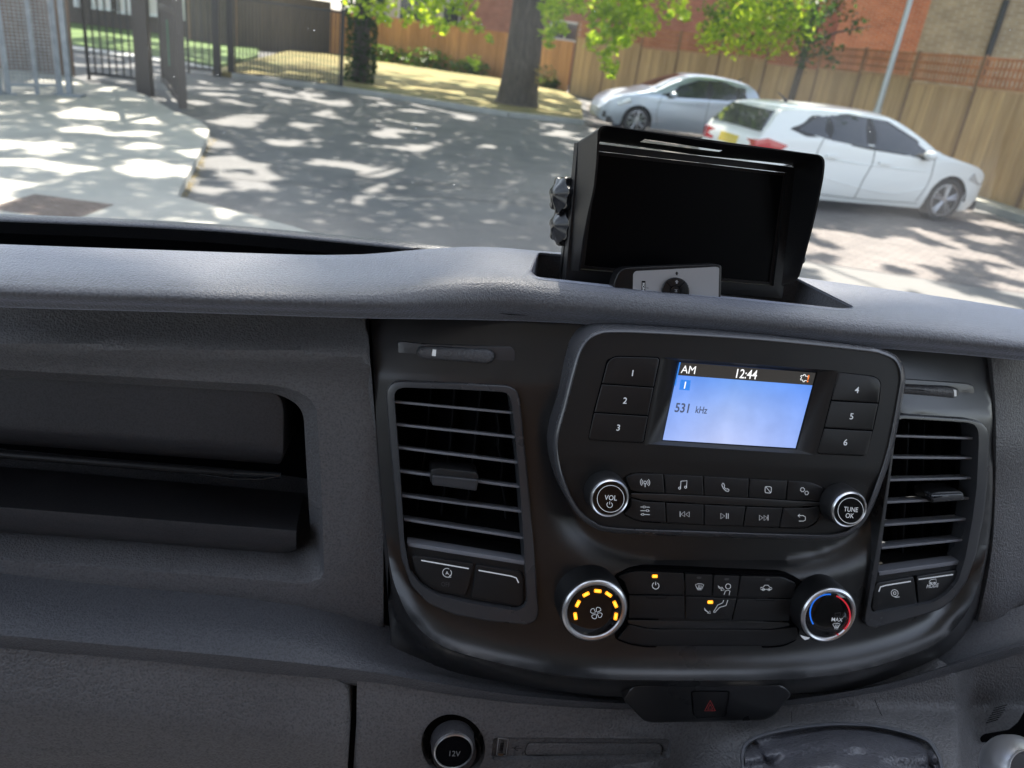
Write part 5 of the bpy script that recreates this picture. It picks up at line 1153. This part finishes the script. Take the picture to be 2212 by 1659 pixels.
# ------------------------------------------------------------------ buildings
def house(name, x0, x1, y, h, m, lbl, rz=0, depth=8, wins=(), pipe=None, z0=0, pane='wglass'):
    t = empty(name, ((x0+x1)/2, y, 0), lbl, 'house'); c = Vector(((x0+x1)/2, y, 0)); ux, uy = Vector((cos(rz), sin(rz), 0)), Vector((-sin(rz), cos(rz), 0)); W_ = x1-x0
    mb = MB(); mb.box(c+uy*depth/2+Vector((0, 0, h/2)), (W_, depth, h), m, rz); o = mb.build('wall', t, 0)
    mb = MB(); e = .4; P_ = lambda a, b, z: c+ux*a+uy*b+Vector((0, 0, z))
    vs = [P_(-W_/2-e, -e, h), P_(W_/2+e, -e, h), P_(W_/2+e, depth+e, h), P_(-W_/2-e, depth+e, h), P_(-W_/2-e, depth/2, h+2.6), P_(W_/2+e, depth/2, h+2.6)]
    mb.add(vs, [(0, 1, 5, 4), (2, 3, 4, 5), (0, 4, 3), (1, 2, 5), (0, 3, 2, 1)], 'roof'); mb.build('roof', t, 0)
    for (u, z, w_, hh) in wins:
        p = c+ux*u; mb = MB()
        for a, b, sx, sz in ((-w_/2, 0, .09, hh), (w_/2, 0, .09, hh), (0, 0, .06, hh), (0, hh/2, w_+.09, .09), (0, -hh/2, w_+.14, .11)): mb.box(p+ux*a-uy*.03+Vector((0, 0, z+b)), (sx, .1, sz), 'whitepaint', rz)
        f_ = mb.build('window', t, 0); mb = MB(); mb.box(p-uy*.012+Vector((0, 0, z)), (w_-.05, .03, hh-.05), pane, rz); mb.build('pane', f_, 0)
    if pipe: 
        p = c+ux*pipe[0]-uy*.08; mb = MB(); mb.tube([p+Vector((0, 0, pipe[1])), p+Vector((0, 0, pipe[3]))], pipe[2], 'blackmetal', 14); mb.build('drainpipe', t, 40)
    return t
house('brick_house', -26, -8.4, 36, 5.6, 'brick_dark', 'dark brick house with windows painted pale for reflected sky far behind the black railings', wins=[(5.27, 1.4, .66, 1.3), (6.1, 1.35, .42, 1.3), (7.0, 1.4, .84, 1.3), (8.15, 1.4, .34, 1.3)], pane='skypane')
house('brick_house', -1.9, 4.0, 40.5, 6, 'render', 'pale rendered house with white windows above the orange fence', wins=[(-.9, 2.35, 1.2, 1.2), (1.3, 2.2, 1.6, 1.2)], z0=0)
house('brick_house', 2.3, 21.0, 37.5, 7, 'brick_red', 'dark red brick house with one small white window behind the big tree', rz=radians(-8), wins=[(-4.7, 2.2, 1.3, .75)])
house('brick_house', 14.6, 20.0, 27.5, 7, 'brick_orange', 'bright orange brick house wall behind the slim tree', rz=radians(-38))
house('brick_house', 11.05, 23.35, 16.4, 7, 'brick_buff', 'buff brick house with a black drainpipe at the right edge', rz=radians(-52), pipe=(-4.37, 2.2, .075, 4.05))

# ------------------------------------------------------------------ lamp post
p = Vector((10.2, 16.9, .1)); t = empty('lamp_post', p, 'slim pale grey lamp post leaning up past the trellis fence behind the white car', 'lamp post')
mb = MB(); mb.tube([p, p+Vector((0, 0, 1.2))], .085, 'pole', 16); mb.build('base', t, 40); mb = MB(); mb.tube([p+Vector((0, 0, 1.2)), p+Vector((0, 0, 6))], [.065, .045], 'pole', 16); mb.build('shaft', t, 40)
mb = MB(); mb.tube([p+Vector((0, 0, 6)), p+Vector((-.2, -.1, 6.25)), p+Vector((-.9, -.3, 6.35))], [.045, .04, .05], 'pole', 12); mb.box(p+Vector((-1.1, -.35, 6.36)), (.5, .22, .09), 'pole', .3); mb.build('lamp_head', t, 40)

# ------------------------------------------------------------------ trees
def leaves(mb, c, r, n, s, m, rg, flat=.5, squash=(1, 1, 1)):
    for _ in range(n):
        d = Vector((rg.gauss(0, 1), rg.gauss(0, 1), rg.gauss(0, 1))); d = d.normalized()*(r*rg.random()**.45) if d.length else d
        p = Vector(c)+Vector((d.x*squash[0], d.y*squash[1], d.z*squash[2])); leaf1(mb, p, s*rg.uniform(.6, 1.3), m, rg)
def leaf1(mb, p, s, m, rg):
    a = Vector((rg.gauss(0, 1), rg.gauss(0, 1), rg.gauss(0, .7))).normalized(); b = a.cross(Vector((rg.gauss(0, 1), rg.gauss(0, 1), rg.gauss(0, 1)))).normalized(); c = a.cross(b)
    mb.v += [tuple(p-a*s), tuple(p+b*s*.55+c*s*.1), tuple(p+a*s), tuple(p-b*s*.55+c*s*.1)]; k = len(mb.v)-4; mb.f.append((k, k+1, k+2, k+3)); mb.m.append(mb.mi(m))
rg = random.Random(11)
base = PZ((1116, 226), .1); bx, by = base.x, base.y
t = empty('street_tree', base, 'big grey barked tree on the verge with bright green hanging branches', 'tree')
mb = MB(); pts = [Vector((bx, by, .02)), Vector((bx, by, .25)), Vector((bx+.02, by, .9)), Vector((bx+.03, by, 2.2)), Vector((bx+.02, by+.05, 4)), Vector((bx, by, 6.0)), Vector((bx, by, 9.6))]
mb.tube(pts, [.66, .55, .485, .44, .42, .36, .2], 'bark', 28)
top = Vector((bx, by, 9.2))
limbs = []
for k in range(7):
    a = k*.9+.2; e = top+Vector((cos(a)*rg.uniform(3, 6.5), sin(a)*rg.uniform(3, 6.5)-1.5, rg.uniform(1.2, 4))); mid = top.lerp(e, .5)+Vector((0, 0, .8)); mb.tube([top-Vector((0, 0, .6)), mid, e], [.14, .07, .02], 'bark', 8); limbs.append(e)
tr_ = mb.build('trunk', t, 60)
rel = tr_
# hanging sprays that show in the picture: (px, py, distance along y, radius m, count)
mb = MB()
def spray(px, py, Y, r, n, m='leaf_bright', s=.075, sq=(1, 1, 1)): leaves(mb, PY((px, py), Y), r, n, s, m, rg, squash=sq)
for px, py, r, n in ((1185, 10, .30, 45), (1190, 40, .30, 45), (1183, 75, .26, 45), (1186, 92, .15, 22), (1205, 25, .3, 35), (1215, 60, .22, 26), (1255, 5, .4, 60), (1300, 10, .5, 100), (1290, 42, .35, 70), (1330, 30, .5, 110), (1370, 25, .45, 100), (1390, 50, .4, 70), (1405, 58, .3, 42), (1330, 65, .4, 85), (1300, 75, .3, 45), (1278, 88, .28, 40), (1360, 75, .32, 55), (1325, 100, .28, 42), (1305, 120, .25, 36), (1318, 140, .28, 40), (1322, 160, .2, 24), (1345, 95, .2, 24), (1445, 38, .2, 22), (1475, 20, .28, 45), (1480, 35, .2, 25), (1430, 0, .5, 70), (1375, 0, .5, 80), (1230, -15, .6, 90), (1340, -15, .8, 160)):
    spray(px, py, by-6.5+rg.uniform(-.6, .6), r*.62, int(n*1.1))
for px, py, r, n in ((830, 40, .22, 26), (828, 12, .4, 50), (880, 42, .2, 22), (915, 25, .35, 45), (950, 8, .5, 70), (1000, 10, .35, 50), (780, 5, .5, 55), (900, 0, .6, 80), (935, 52, .3, 30), (962, 62, .16, 18), (1010, 50, .25, 26), (1030, 58, .22, 24), (960, 45, .2, 20), (1057, 85, .14, 14), (1030, 133, .2, 26), (1015, 128, .1, 8), (975, -10, .8, 100)):
    spray(px, py, by-5+rg.uniform(-.6, .6), r*.75, n)
spray(1178, 160, by-.8, .3, 60, 'leaf_dry')
mb.build('hanging_foliage', t, 0, wm=False)
# crown over the street: unseen leaves set along sun rays to cast the shade
mb = MB(); off_ = Vector((sin(SUN_AZ), cos(SUN_AZ)))/tan(SUN_EL)
def ground_shade(x, y):                       # wanted light (>0) on the ground at x, y
    v = .55*noise.noise(Vector((x*.7+3.1, y*.6+8.3, 0)))+.85*noise.noise(Vector((x*1.7, y*1.45, 5)))+.16*noise.noise(Vector((x*4.2, y*3.4, 9)))
    if x < -1.5 and y < 12.8: v += .06
    if 2.0 < x < 9.8 and y < 9.6: v += .22
    if -1.2 < x < 2.6 and y < 10.5: v -= .12
    if y > 27.5+.0*x and x > -6: v += .5
    if x > 9: v += .15
    if 5.5 < y < by and abs(x-(bx-(by-y)*tan(SUN_AZ))) < .45+.055*(by-y): v -= .45  # extra leaves here, to darken the trunk's shadow wedge
    return v
cnt = 0
XS_ = [(-10 + rg.random()*22, 2+rg.random()*28) for _ in range(235000)]
for gx, gy in XS_:
    v_ = ground_shade(gx, gy)
    if v_ > .235 or (gy > 24.5 and gx > 7): continue
    if v_ > .15 and rg.random() < (v_-.15)*9: continue
    if gy > 14 and gx > 7 and rg.random() < .3: continue
    h = 8.0+rg.random()*3.5
    p = Vector((gx+off_.x*h, gy+off_.y*h, h)); leaf1(mb, p, .115*rg.uniform(.7, 1.3), 'leaf_mid', rg); cnt += 1
    if cnt > 140000: break
# unseen leaves added to the crown to shade the dashboard
for _ in range(900):
    gx = rg.gauss(.1, .8); gy = rg.gauss(.45, .55); h = rg.uniform(7.5, 10); zz = h-1.65
    p = Vector((gx+off_.x*zz, gy+off_.y*zz, h)); leaf1(mb, p, .10*rg.uniform(.7, 1.3), 'leaf_mid', rg)
mb.build('crown', t, 0, wm=False)
for e in ((-4, 14, 10.2), (1, 9, 10.5), (6, 13, 10.4), (-2, 9, 9.6), (3, 8.5, 9.7)):
    mb = MB(); e = Vector(e); mid = top.lerp(e, .5)+Vector((0, 0, .9)); mb.tube([top-Vector((0, 0, .3)), mid, e], [.13, .07, .02], 'bark', 8); mb.build('branch', t, 60)
# ivy clad tree by the gate
b2 = PZ((768, 190), .1)+Vector((.0, 2.0, 0)); t = empty('ivy_tree', b2, 'dark ivy covered tree at the right end of the steel gate', 'tree'); mb = MB(); mb.tube([b2, b2+Vector((0, 0, 5))], [.24, .18], 'bark', 14); mb.build('trunk', t, 60)
mb = MB()
for i in range(2600):
    a = rg.random()*6.28; z = rg.random()*5; r_ = .30+.12*rg.random()+(.16 if z > 1.6 else 0); leaf1(mb, b2+Vector((cos(a)*r_, sin(a)*r_, z)), .07*rg.uniform(.7, 1.3), 'leaf_dark', rg)
mb.build('ivy', t, 0, wm=False)
# slim tree by the fence
b3 = Vector((9.2, 19.2, .1)); b3 = Vector((9.9, 20.6, .1)); t = empty('slim_tree', b3, 'slim young tree with pale trunk and airy foliage in front of the trellis fence', 'tree')
mb = MB(); mb.tube([b3, b3+Vector((.1, 0, 1.8)), b3+Vector((.15, .1, 3.4)), b3+Vector((.4, .2, 5))], [.10, .085, .065, .03], 'bark', 10)
for e in ((-1.3, -.4, 3.6), (-.9, .2, 4.2), (1.0, .1, 3.9), (1.7, 0, 3.0), (-.4, -.5, 4.8)): mb.tube([b3+Vector((.12, 0, 2.4)), b3+Vector((e[0]*.5, e[1]*.5, 2.4+(e[2]-2.4)*.6)), b3+Vector(e)], [.05, .03, .012], 'bark', 6)
mb.build('trunk', t, 60); mb = MB()
def sp2(px, py, Y, r, n, m, s=.07): leaves(mb, PY((px, py), Y), r, int(n*1.8), s, m, rg)
for px, py, r, n, m_ in ((1545, 85, .45, 70, 'leaf_bright'), (1530, 70, .35, 50, 'leaf_bright'), (1560, 40, .5, 80, 'leaf_mid'), (1600, 60, .7, 200, 'leaf_bright'), (1640, 45, .8, 260, 'leaf_bright'), (1690, 60, .7, 200, 'leaf_bright'), (1620, 10, .9, 260, 'leaf_bright'), (1690, 15, .8, 200, 'leaf_bright'), (1730, 30, .6, 110, 'leaf_mid'), (1745, 70, .4, 50, 'leaf_mid'), (1780, 30, .5, 60, 'leaf_dark'), (1765, 95, .35, 36, 'leaf_dark'), (1850, 50, .35, 26, 'leaf_dark'), (1800, 120, .3, 22, 'leaf_dark'), (1740, 130, .3, 26, 'leaf_dark'), (1600, -30, 1.2, 200, 'leaf_mid'), (1720, -30, 1.2, 160, 'leaf_mid'), (1810, 10, .5, 40, 'leaf_dark')):
    sp2(px, py, b3.y-1.2+rg.uniform(-.8, .8), r, n, m_)
mb.build('foliage', t, 0, wm=False)
# low growth at the foot of the orange fence
for i, (x, y, r_, h_, lb) in enumerate(((-.9, 35.6, 1.0, .9, 'low dark shrub at the left end of the orange fence'), (.9, 35.1, 1.1, 1.0, 'broad low dark shrub against the middle of the orange fence'), (2.6, 34.5, .8, .8, 'small dark shrub against the orange fence just left of the big trunk'), (5.3, 31.5, .6, .7, 'small shrub between the big trunk and the silver car'))):
    h_ *= .6; q_ = Vector((x, y, .1)); t = empty('shrub', q_, lb, 'shrub'); mb = MB(); leaves(mb, q_+Vector((0, 0, h_*.5)), r_, 380, .09, 'leaf_mid', rg, squash=(1.1, .45, h_*.75)); mb.build('foliage', t, 0, wm=False)
    mb = MB(); [mb.tube([q_, q_+Vector((rg.uniform(-.4, .4), rg.uniform(-.1, .1), h_*.7))], [.02, .008], 'bark', 6) for _ in range(5)]; mb.build('stems', t, 0)
# ================================================================== PARKED CARS
M['carwhite'] = mat('paint_white', (.74, .76, .75), .28, spec=.5, coat=.6); M['carsilver'] = mat('paint_silver', (.48, .54, .62), .30, metal=.55, coat=.6)
M['carglass'] = mat('car_glass', (.018, .022, .028), .04, spec=.7, coat=.6); M['tyre'] = mat('tyre', (.02, .02, .022), .8); M['wheelwell'] = mat('wheel_well', (.008, .008, .009), .9)
M['alloy'] = mat('alloy', (.42, .42, .44), .3, metal=.8); M['taillight'] = mat('tail_light', (.45, .01, .02), .12, coat=.8); M['clearlamp'] = mat('head_lamp', (.55, .58, .6), .08, metal=.3, coat=.8)
M['plate_y'] = mat('plate_yellow', (.62, .46, .03), .5); M['trimblack'] = mat('black_trim', (.012, .012, .013), .45); M['plate_w'] = mat('plate_white', (.65, .65, .62), .5)
def car(name, lbl, origin, az, spec):
    """x = along the car from the tail (0) to the nose (L); y lateral, z up. Placed by heading az (clockwise from +Y)."""
    L, W, Hh = spec['L'], spec['W']/2, spec['H']; paint = spec['paint']; top = yrow(spec['top']); fwd = Vector((sin(az), cos(az), 0)); lef = Vector((-fwd.y, fwd.x, 0))
    root = empty(name, origin, lbl, 'car'); wx = spec['wheels']; wr = spec['wr']
    T = lambda x, y, z: Vector(origin)+fwd*x+lef*y+Vector((0, 0, z))
    belt = yrow(spec['belt']); plan = yrow(spec['plan'])
    def hw(x, z):                                   # half width at station x, height z
        w_ = W*plan(x); b = belt(x); tp = top(x)
        k = 1-.10*max(0, (.50-z)/.34)**2-.015*max(0, (z-.62)/.35)
        if z > b: k -= .30*((z-b)/.48)**1.25
        return w_*k
    def zt(x, u):                                  # top surface, u = y/halfwidth
        return top(x)-.035*abs(u)**2.5*1.3
    nS = 110; nz = 16; mb = MB(); cols = []
    def zb(x):
        z = .17+.10*max(0, (.25-x)/.25)**2+.10*max(0, (x-L+.3)/.3)**2
        for c in wx:
            d = abs(x-c); R_ = wr+.045
            if d < R_: z = max(z, wr+sqrt(max(0, R_*R_-d*d)))
        return z
    xs = [L*i/nS for i in range(nS+1)]
    for sd in (1, -1):
        G = []
        for x in xs:
            a = zb(x); tp = top(x); e = .05 if tp > belt(x)+.15 else .03; col = []
            for j in range(nz+1):
                t = j/nz; z = a+(max(a+.01, tp-e)-a)*t; col.append(T(x, sd*hw(x, z), z))
            w_e = hw(x, tp-e)
            for q in (.97, .90, .75, .5, .25, 0): col.append(T(x, sd*w_e*q, tp-e+e*(1-q**4)))
            G.append(col)
        n_ = len(G[0]); vs = [p for c in G for p in c]; fs = [(i*n_+j, (i+1)*n_+j, (i+1)*n_+j+1, i*n_+j+1) for i in range(nS) for j in range(n_-1)]
        mb.add(vs, fs, paint)
        for G0 in (G[0], G[-1]):                    # close the ends towards the middle line
            c = [p for p in G0]; m_ = [Vector(origin)+fwd*((p-Vector(origin)).dot(fwd)+(-.0))+Vector((0, 0, p.z)) for p in G0]; mb.add(c+m_, [(j, j+1, n_+j+1, n_+j) for j in range(n_-1)], paint)
        wl = []                                      # wheel wells
        for c in wx:
            R_ = wr+.045; w_ = hw(c, wr*2)
            a = [T(c+R_*cos(pi*k/16), sd*(w_-.02), wr+R_*sin(pi*k/16)) for k in range(17)]; b = [T(c+R_*cos(pi*k/16), sd*(w_-.28), wr+R_*sin(pi*k/16)) for k in range(17)]
            mb.add(a+b, [(k, k+1, 18+k, 17+k) for k in range(16)], 'wheelwell'); mb.add(b, [tuple(range(17))], 'wheelwell')
    mb.box(T(L/2, 0, .26), (L*.93, W*1.62, .14), 'trimblack', ax=(fwd, lef, Vector((0, 0, 1))))
    body = mb.build('body', root, 40)
    side = spec['side']                               # which side faces us: +1 left, -1 right
    def onside(pts, sd, off=.006, r=.03, n=3):
        return [T(x, sd*(hw(x, z)+off), z) for x, z in rnd(pts, r, n)]
    def sidepanel(nm, pts, m, sd, off=.006, r=.03, par=None):
        o_ = rnd(pts, r, 4); V, F2 = cdt(o_, (), .10); mb = MB(); mb.add([T(x, sd*(hw(x, z)+off), z) for x, z in V], F2, m)
        n_ = len(o_); a = [T(x, sd*(hw(x, z)+off), z) for x, z in o_]; b = [T(x, sd*(hw(x, z)-.01), z) for x, z in o_]; mb.add(a+b, [(i, (i+1) % n_, n_+(i+1) % n_, n_+i) for i in range(n_)], m)
        return mb.build(nm, par or root, 50)
    def toppanel(nm, pts, m, off=.006, r=.04):           # pts (x, u)
        o_ = rnd(pts, r, 4); V, F2 = cdt(o_, (), .10); mb = MB()
        def P_(x, u):
            tp = top(x); e = .05 if tp > belt(x)+.15 else .03; return T(x, u*hw(x, tp-e), tp-e+e*(1-abs(u)**4)+off)
        mb.add([P_(*p) for p in V], F2, m); return mb.build(nm, root, 50)
    for sd in (1, -1):
        sidepanel('window_trim', spec['dlo'], 'trimblack', sd, .003, .10)
        for w_ in spec['sidewin']: sidepanel('side_window', w_, 'carglass', sd, .007, .06)
        for ln in spec['seams']:
            mb = MB(); pts = [T(x, sd*(hw(x, z)+.003), z) for x, z in spl(ln, 5, False)]; mb.tube(pts, .005, 'trimblack', 6); mb.build('door_gap', root, 0)
        for hx, hz_ in spec['handles']:
            mb = MB(); y_ = hw(hx, hz_); mb.box(T(hx, sd*(y_+.02), hz_), (.20, .035, .035), paint, ax=(fwd, lef, Vector((0, 0, 1)))); mb.build('door_handle', root, 0)
        if 'crease' in spec:
            mb = MB()
            for ln in spec['crease']: mb.tube([T(x, sd*(hw(x, z)-.004), z) for x, z in spl(ln, 6, False)], .012, paint, 6)
            mb.build('body_crease', root, 60)
        mx_, mz = spec['mirror']; mb = MB(); y_ = hw(mx_, mz); c = T(mx_, sd*(y_+.13), mz+.03)
        prof = [(.0, -.11), (.05, -.10), (.085, -.04), (.085, .03), (.05, .07), (.0, .08)]
        b0 = len(mb.v); mb.lathe(c, lef*sd, [(r_, h_) for r_, h_ in prof], paint, 14); mb.v = mb.v[:b0]+[tuple(c+(Vector(v_)-c)-Vector((0, 0, (v_[2]-c.z)*.25))) for v_ in mb.v[b0:]]
        mb.box(T(mx_, sd*(y_+.02), mz-.03), (.10, .10, .04), 'trimblack', ax=(fwd, lef, Vector((0, 0, 1)))); mb.build('wing_mirror', root, 50)
        for c_ in wx:
            y_ = hw(c_, .5)-.03; mb = MB(); P_ = T(c_, sd*y_, wr)
            mb.lathe(P_, lef*sd, [(wr*.4, -.20), (wr*.97, -.19), (wr, -.15), (wr, -.03), (wr*.95, .0), (wr*.74, .006), (wr*.71, -.01)], 'tyre', 40); wh = mb.build('wheel', root, 40)
            mb = MB(); mb.lathe(P_, lef*sd, [(wr*.73, .004), (wr*.69, .006), (wr*.66, -.03), (wr*.64, -.09), (.0, -.10)], 'alloy', 40, mats=['alloy', 'alloy', 'alloy', 'trimblack'])
            mb.lathe(P_, lef*sd, [(wr*.16, -.05), (wr*.16, -.002), (.0, .004)], 'alloy', 20)
            ns_ = spec['spokes']
            for k in range(ns_):
                for dd in ((-.14, .14) if ns_ == 5 else (0,)):
                    a1_ = 2*pi*k/ns_+.3; q1 = fwd*cos(a1_+dd*1.5)+Vector((0, 0, 1))*sin(a1_+dd*1.5); q2 = fwd*cos(a1_+dd)+Vector((0, 0, 1))*sin(a1_+dd)
                    mb.tube([P_+q1*wr*.10+lef*sd*-.012, P_+q2*wr*.67+lef*sd*-.012], [.022, .020], 'alloy', 6)
            mb.build('rim', wh, 40)
    for nm, pts, m in spec['toppanels']: toppanel(nm, pts, m)
    for nm, pts, m, off in spec['sidepanels']:
        for sd in (1, -1): sidepanel(nm, pts, m, sd, off, .03)
    # end features, given as (name, x at end, list of (y,z) polygon, material, protrusion)
    for nm, end, pts, m, off in spec['ends']:
        xx = (0 if end == 'tail' else L); sg = -1 if end == 'tail' else 1; o_ = rnd(pts, .02, 3); mb = MB(); a = [T(spec['endx'](end, y, z)+sg*off, y, z) for y, z in o_]; b = [T(spec['endx'](end, y, z)-sg*.03, y, z) for y, z in o_]; n_ = len(o_)
        mb.add(a+b, [tuple(range(n_))]+[(i, (i+1) % n_, n_+(i+1) % n_, n_+i) for i in range(n_)], m); mb.build(nm, root, 40)
    if spec.get('antenna'): mb = MB(); x_ = spec['antenna']; mb.tube([T(x_, 0, top(x_)), T(x_-.06, 0, top(x_)+.05), T(x_-.18, 0, top(x_)+.12)], [.03, .015, .005], 'trimblack', 8); mb.build('roof_aerial', root, 40)
    return root
hatch = dict(L=4.30, W=1.79, H=1.43, paint='carwhite', wheels=(.74, 3.42), wr=.325, side=-1, spokes=5,
    top=[(0, .62), (.05, .88), (.10, 1.0), (.18, 1.12), (.34, 1.32), (.48, 1.375), (.85, 1.41), (1.3, 1.43), (1.9, 1.435), (2.3, 1.40), (2.75, 1.21), (3.1, 1.02), (3.4, .955), (3.9, .86), (4.15, .73), (4.27, .58), (4.3, .48)],
    belt=[(0, .95), (1, 1.0), (2, .96), (3.1, .89), (3.5, .87), (4.3, .8)], plan=[(0, .84), (.10, .90), (.30, .95), (.8, .985), (1.6, 1.0), (3.0, 1.0), (3.6, .97), (4.0, .88), (4.2, .74), (4.3, .58)],
    dlo=[(.50, 1.10), (.86, 1.30), (1.45, 1.372), (2.15, 1.34), (2.62, 1.15), (3.02, .925), (2.9, .895), (1.8, .945), (.74, 1.03)],
    sidewin=[[(.62, 1.10), (.90, 1.275), (1.12, 1.325), (1.12, 1.02)], [(1.15, 1.015), (1.15, 1.33), (1.60, 1.355), (1.78, 1.35), (1.80, .965)], [(1.87, .96), (1.85, 1.345), (2.12, 1.325), (2.58, 1.135), (2.94, .935), (2.84, .91)]],
    seams=[[(1.03, 1.02), (.98, .80), (1.10, .55), (1.20, .28)], [(1.90, .96), (1.92, .75), (1.84, .50), (1.82, .24)], [(2.98, .90), (2.99, .60), (2.90, .28)], [(1.15, .255), (2.0, .235), (2.95, .245)]],
    handles=[(1.22, .80), (2.12, .78)], crease=[[(.6, .80), (1.6, .74), (2.9, .72)], [(1.1, .52), (1.7, .42), (2.4, .36), (3.0, .50)]], mirror=(2.78, .93),
    toppanels=[('windscreen', [(2.36, -.84), (2.36, .84), (3.02, .92), (3.02, -.92)], 'carglass')],
    sidepanels=[('tail_light', [(.02, .74), (.03, .90), (.18, .95), (.50, .88), (.34, .76)], 'taillight', .010), ('headlight', [(3.72, .66), (3.80, .76), (4.18, .66), (4.24, .56), (4.0, .58)], 'clearlamp', .010)],
    ends=[('number_plate', 'tail', [(-.27, .76), (.27, .76), (.27, .89), (-.27, .89)], 'plate_y', .02), ('tail_light', 'tail', [(.44, .75), (.73, .74), (.74, .91), (.46, .89)], 'taillight', .012), ('tail_light', 'tail', [(-.44, .75), (-.73, .74), (-.74, .91), (-.46, .89)], 'taillight', .012), ('rear_window', 'tail', [(-.72, 1.02), (.72, 1.02), (.58, 1.30), (-.58, 1.30)], 'carglass', .022), ('rear_bumper', 'tail', [(-.64, .25), (.64, .25), (.64, .40), (-.64, .40)], 'trimblack', .02), ('grille', 'nose', [(-.4, .42), (.4, .42), (.45, .56), (-.45, .56)], 'trimblack', .02)],
    endx=lambda e, y, z: ((max(0, (z-.62)*.26) if z < 1.0 else .10+(z-1.0)*.72) if e == 'tail' else 4.30-max(0, (z-.45))*.2), antenna=.85)
car('parked_car', 'white hatchback parked facing right in front of the trellis fence', (8.24-3.42*sin(radians(83))-.895*cos(radians(83)), 11.1+.895*sin(radians(83))-3.42*cos(radians(83)), .004), radians(83), hatch)
small = dict(L=4.0, W=1.70, H=1.49, paint='carsilver', wheels=(.62, 3.15), wr=.31, side=1, spokes=9,
    top=[(0, .72), (.05, .95), (.12, 1.10), (.28, 1.32), (.5, 1.42), (1.0, 1.48), (1.5, 1.49), (1.9, 1.45), (2.3, 1.32), (2.7, 1.12), (2.95, 1.01), (3.2, .95), (3.6, .84), (3.85, .70), (3.97, .55), (4.0, .45)],
    belt=[(0, 1.02), (1, .98), (2, .94), (3.1, .88), (4, .8)], plan=[(0, .78), (.12, .88), (.35, .95), (.8, .99), (1.6, 1.0), (2.8, 1.0), (3.3, .96), (3.7, .86), (3.9, .72), (4.0, .55)],
    dlo=[(.45, 1.05), (.55, 1.30), (1.2, 1.40), (1.75, 1.36), (2.2, 1.20), (2.68, .95), (2.5, .92), (1.5, .97), (.6, 1.01)],
    sidewin=[[(.50, 1.07), (.60, 1.27), (.72, 1.30), (.74, 1.03)], [(.78, 1.02), (.76, 1.31), (1.3, 1.375), (1.42, 1.37), (1.44, .98)], [(1.52, .975), (1.50, 1.36), (1.74, 1.33), (2.18, 1.17), (2.60, .955), (2.5, .94)]],
    seams=[[(.80, 1.0), (.85, .7), (.95, .3)], [(1.47, .96), (1.48, .6), (1.45, .26)], [(2.66, .93), (2.72, .6), (2.65, .28)]],
    handles=[(.98, .86), (1.66, .84)], crease=[[(.4, .84), (1.6, .80), (2.8, .78)]], mirror=(2.42, .95),
    toppanels=[('rear_window', [(.10, -.78), (.10, .78), (.34, .8), (.34, -.8)], 'carglass'), ('windscreen', [(1.95, -.84), (1.95, .84), (2.84, .92), (2.84, -.92)], 'carglass')],
    sidepanels=[('headlight', [(3.35, .70), (3.40, .80), (3.86, .68), (3.93, .56), (3.6, .60)], 'clearlamp', .010), ('tail_light', [(.03, .75), (.06, 1.0), (.2, 1.0), (.24, .78)], 'taillight', .01)],
    ends=[('grille', 'nose', [(-.38, .36), (.38, .36), (.45, .52), (-.45, .52)], 'trimblack', .02), ('number_plate', 'nose', [(-.26, .38), (.26, .38), (.26, .49), (-.26, .49)], 'plate_w', .03), ('fog_lamp', 'nose', [(.46, .30), (.62, .30), (.62, .44), (.46, .40)], 'trimblack', .02), ('fog_lamp', 'nose', [(-.46, .30), (-.62, .30), (-.62, .44), (-.46, .40)], 'trimblack', .02)],
    endx=lambda e, y, z: (0 if e == 'tail' else 4.0-.25*abs(y)**2-max(0, (z-.45))*.2), antenna=.5)
az2 = radians(88); d_ = Vector((sin(az2), cos(az2), 0)); n2v = Vector((-d_.y, d_.x, 0))
ctr = Vector((5.48, 18.9, 0))+d_*(4.0-.85)+n2v*.85     # tail end of the car, middle line
car('parked_car', 'silver blue hatchback parked nose left beyond the white hatchback', (ctr.x, ctr.y, .004), az2+pi, small)
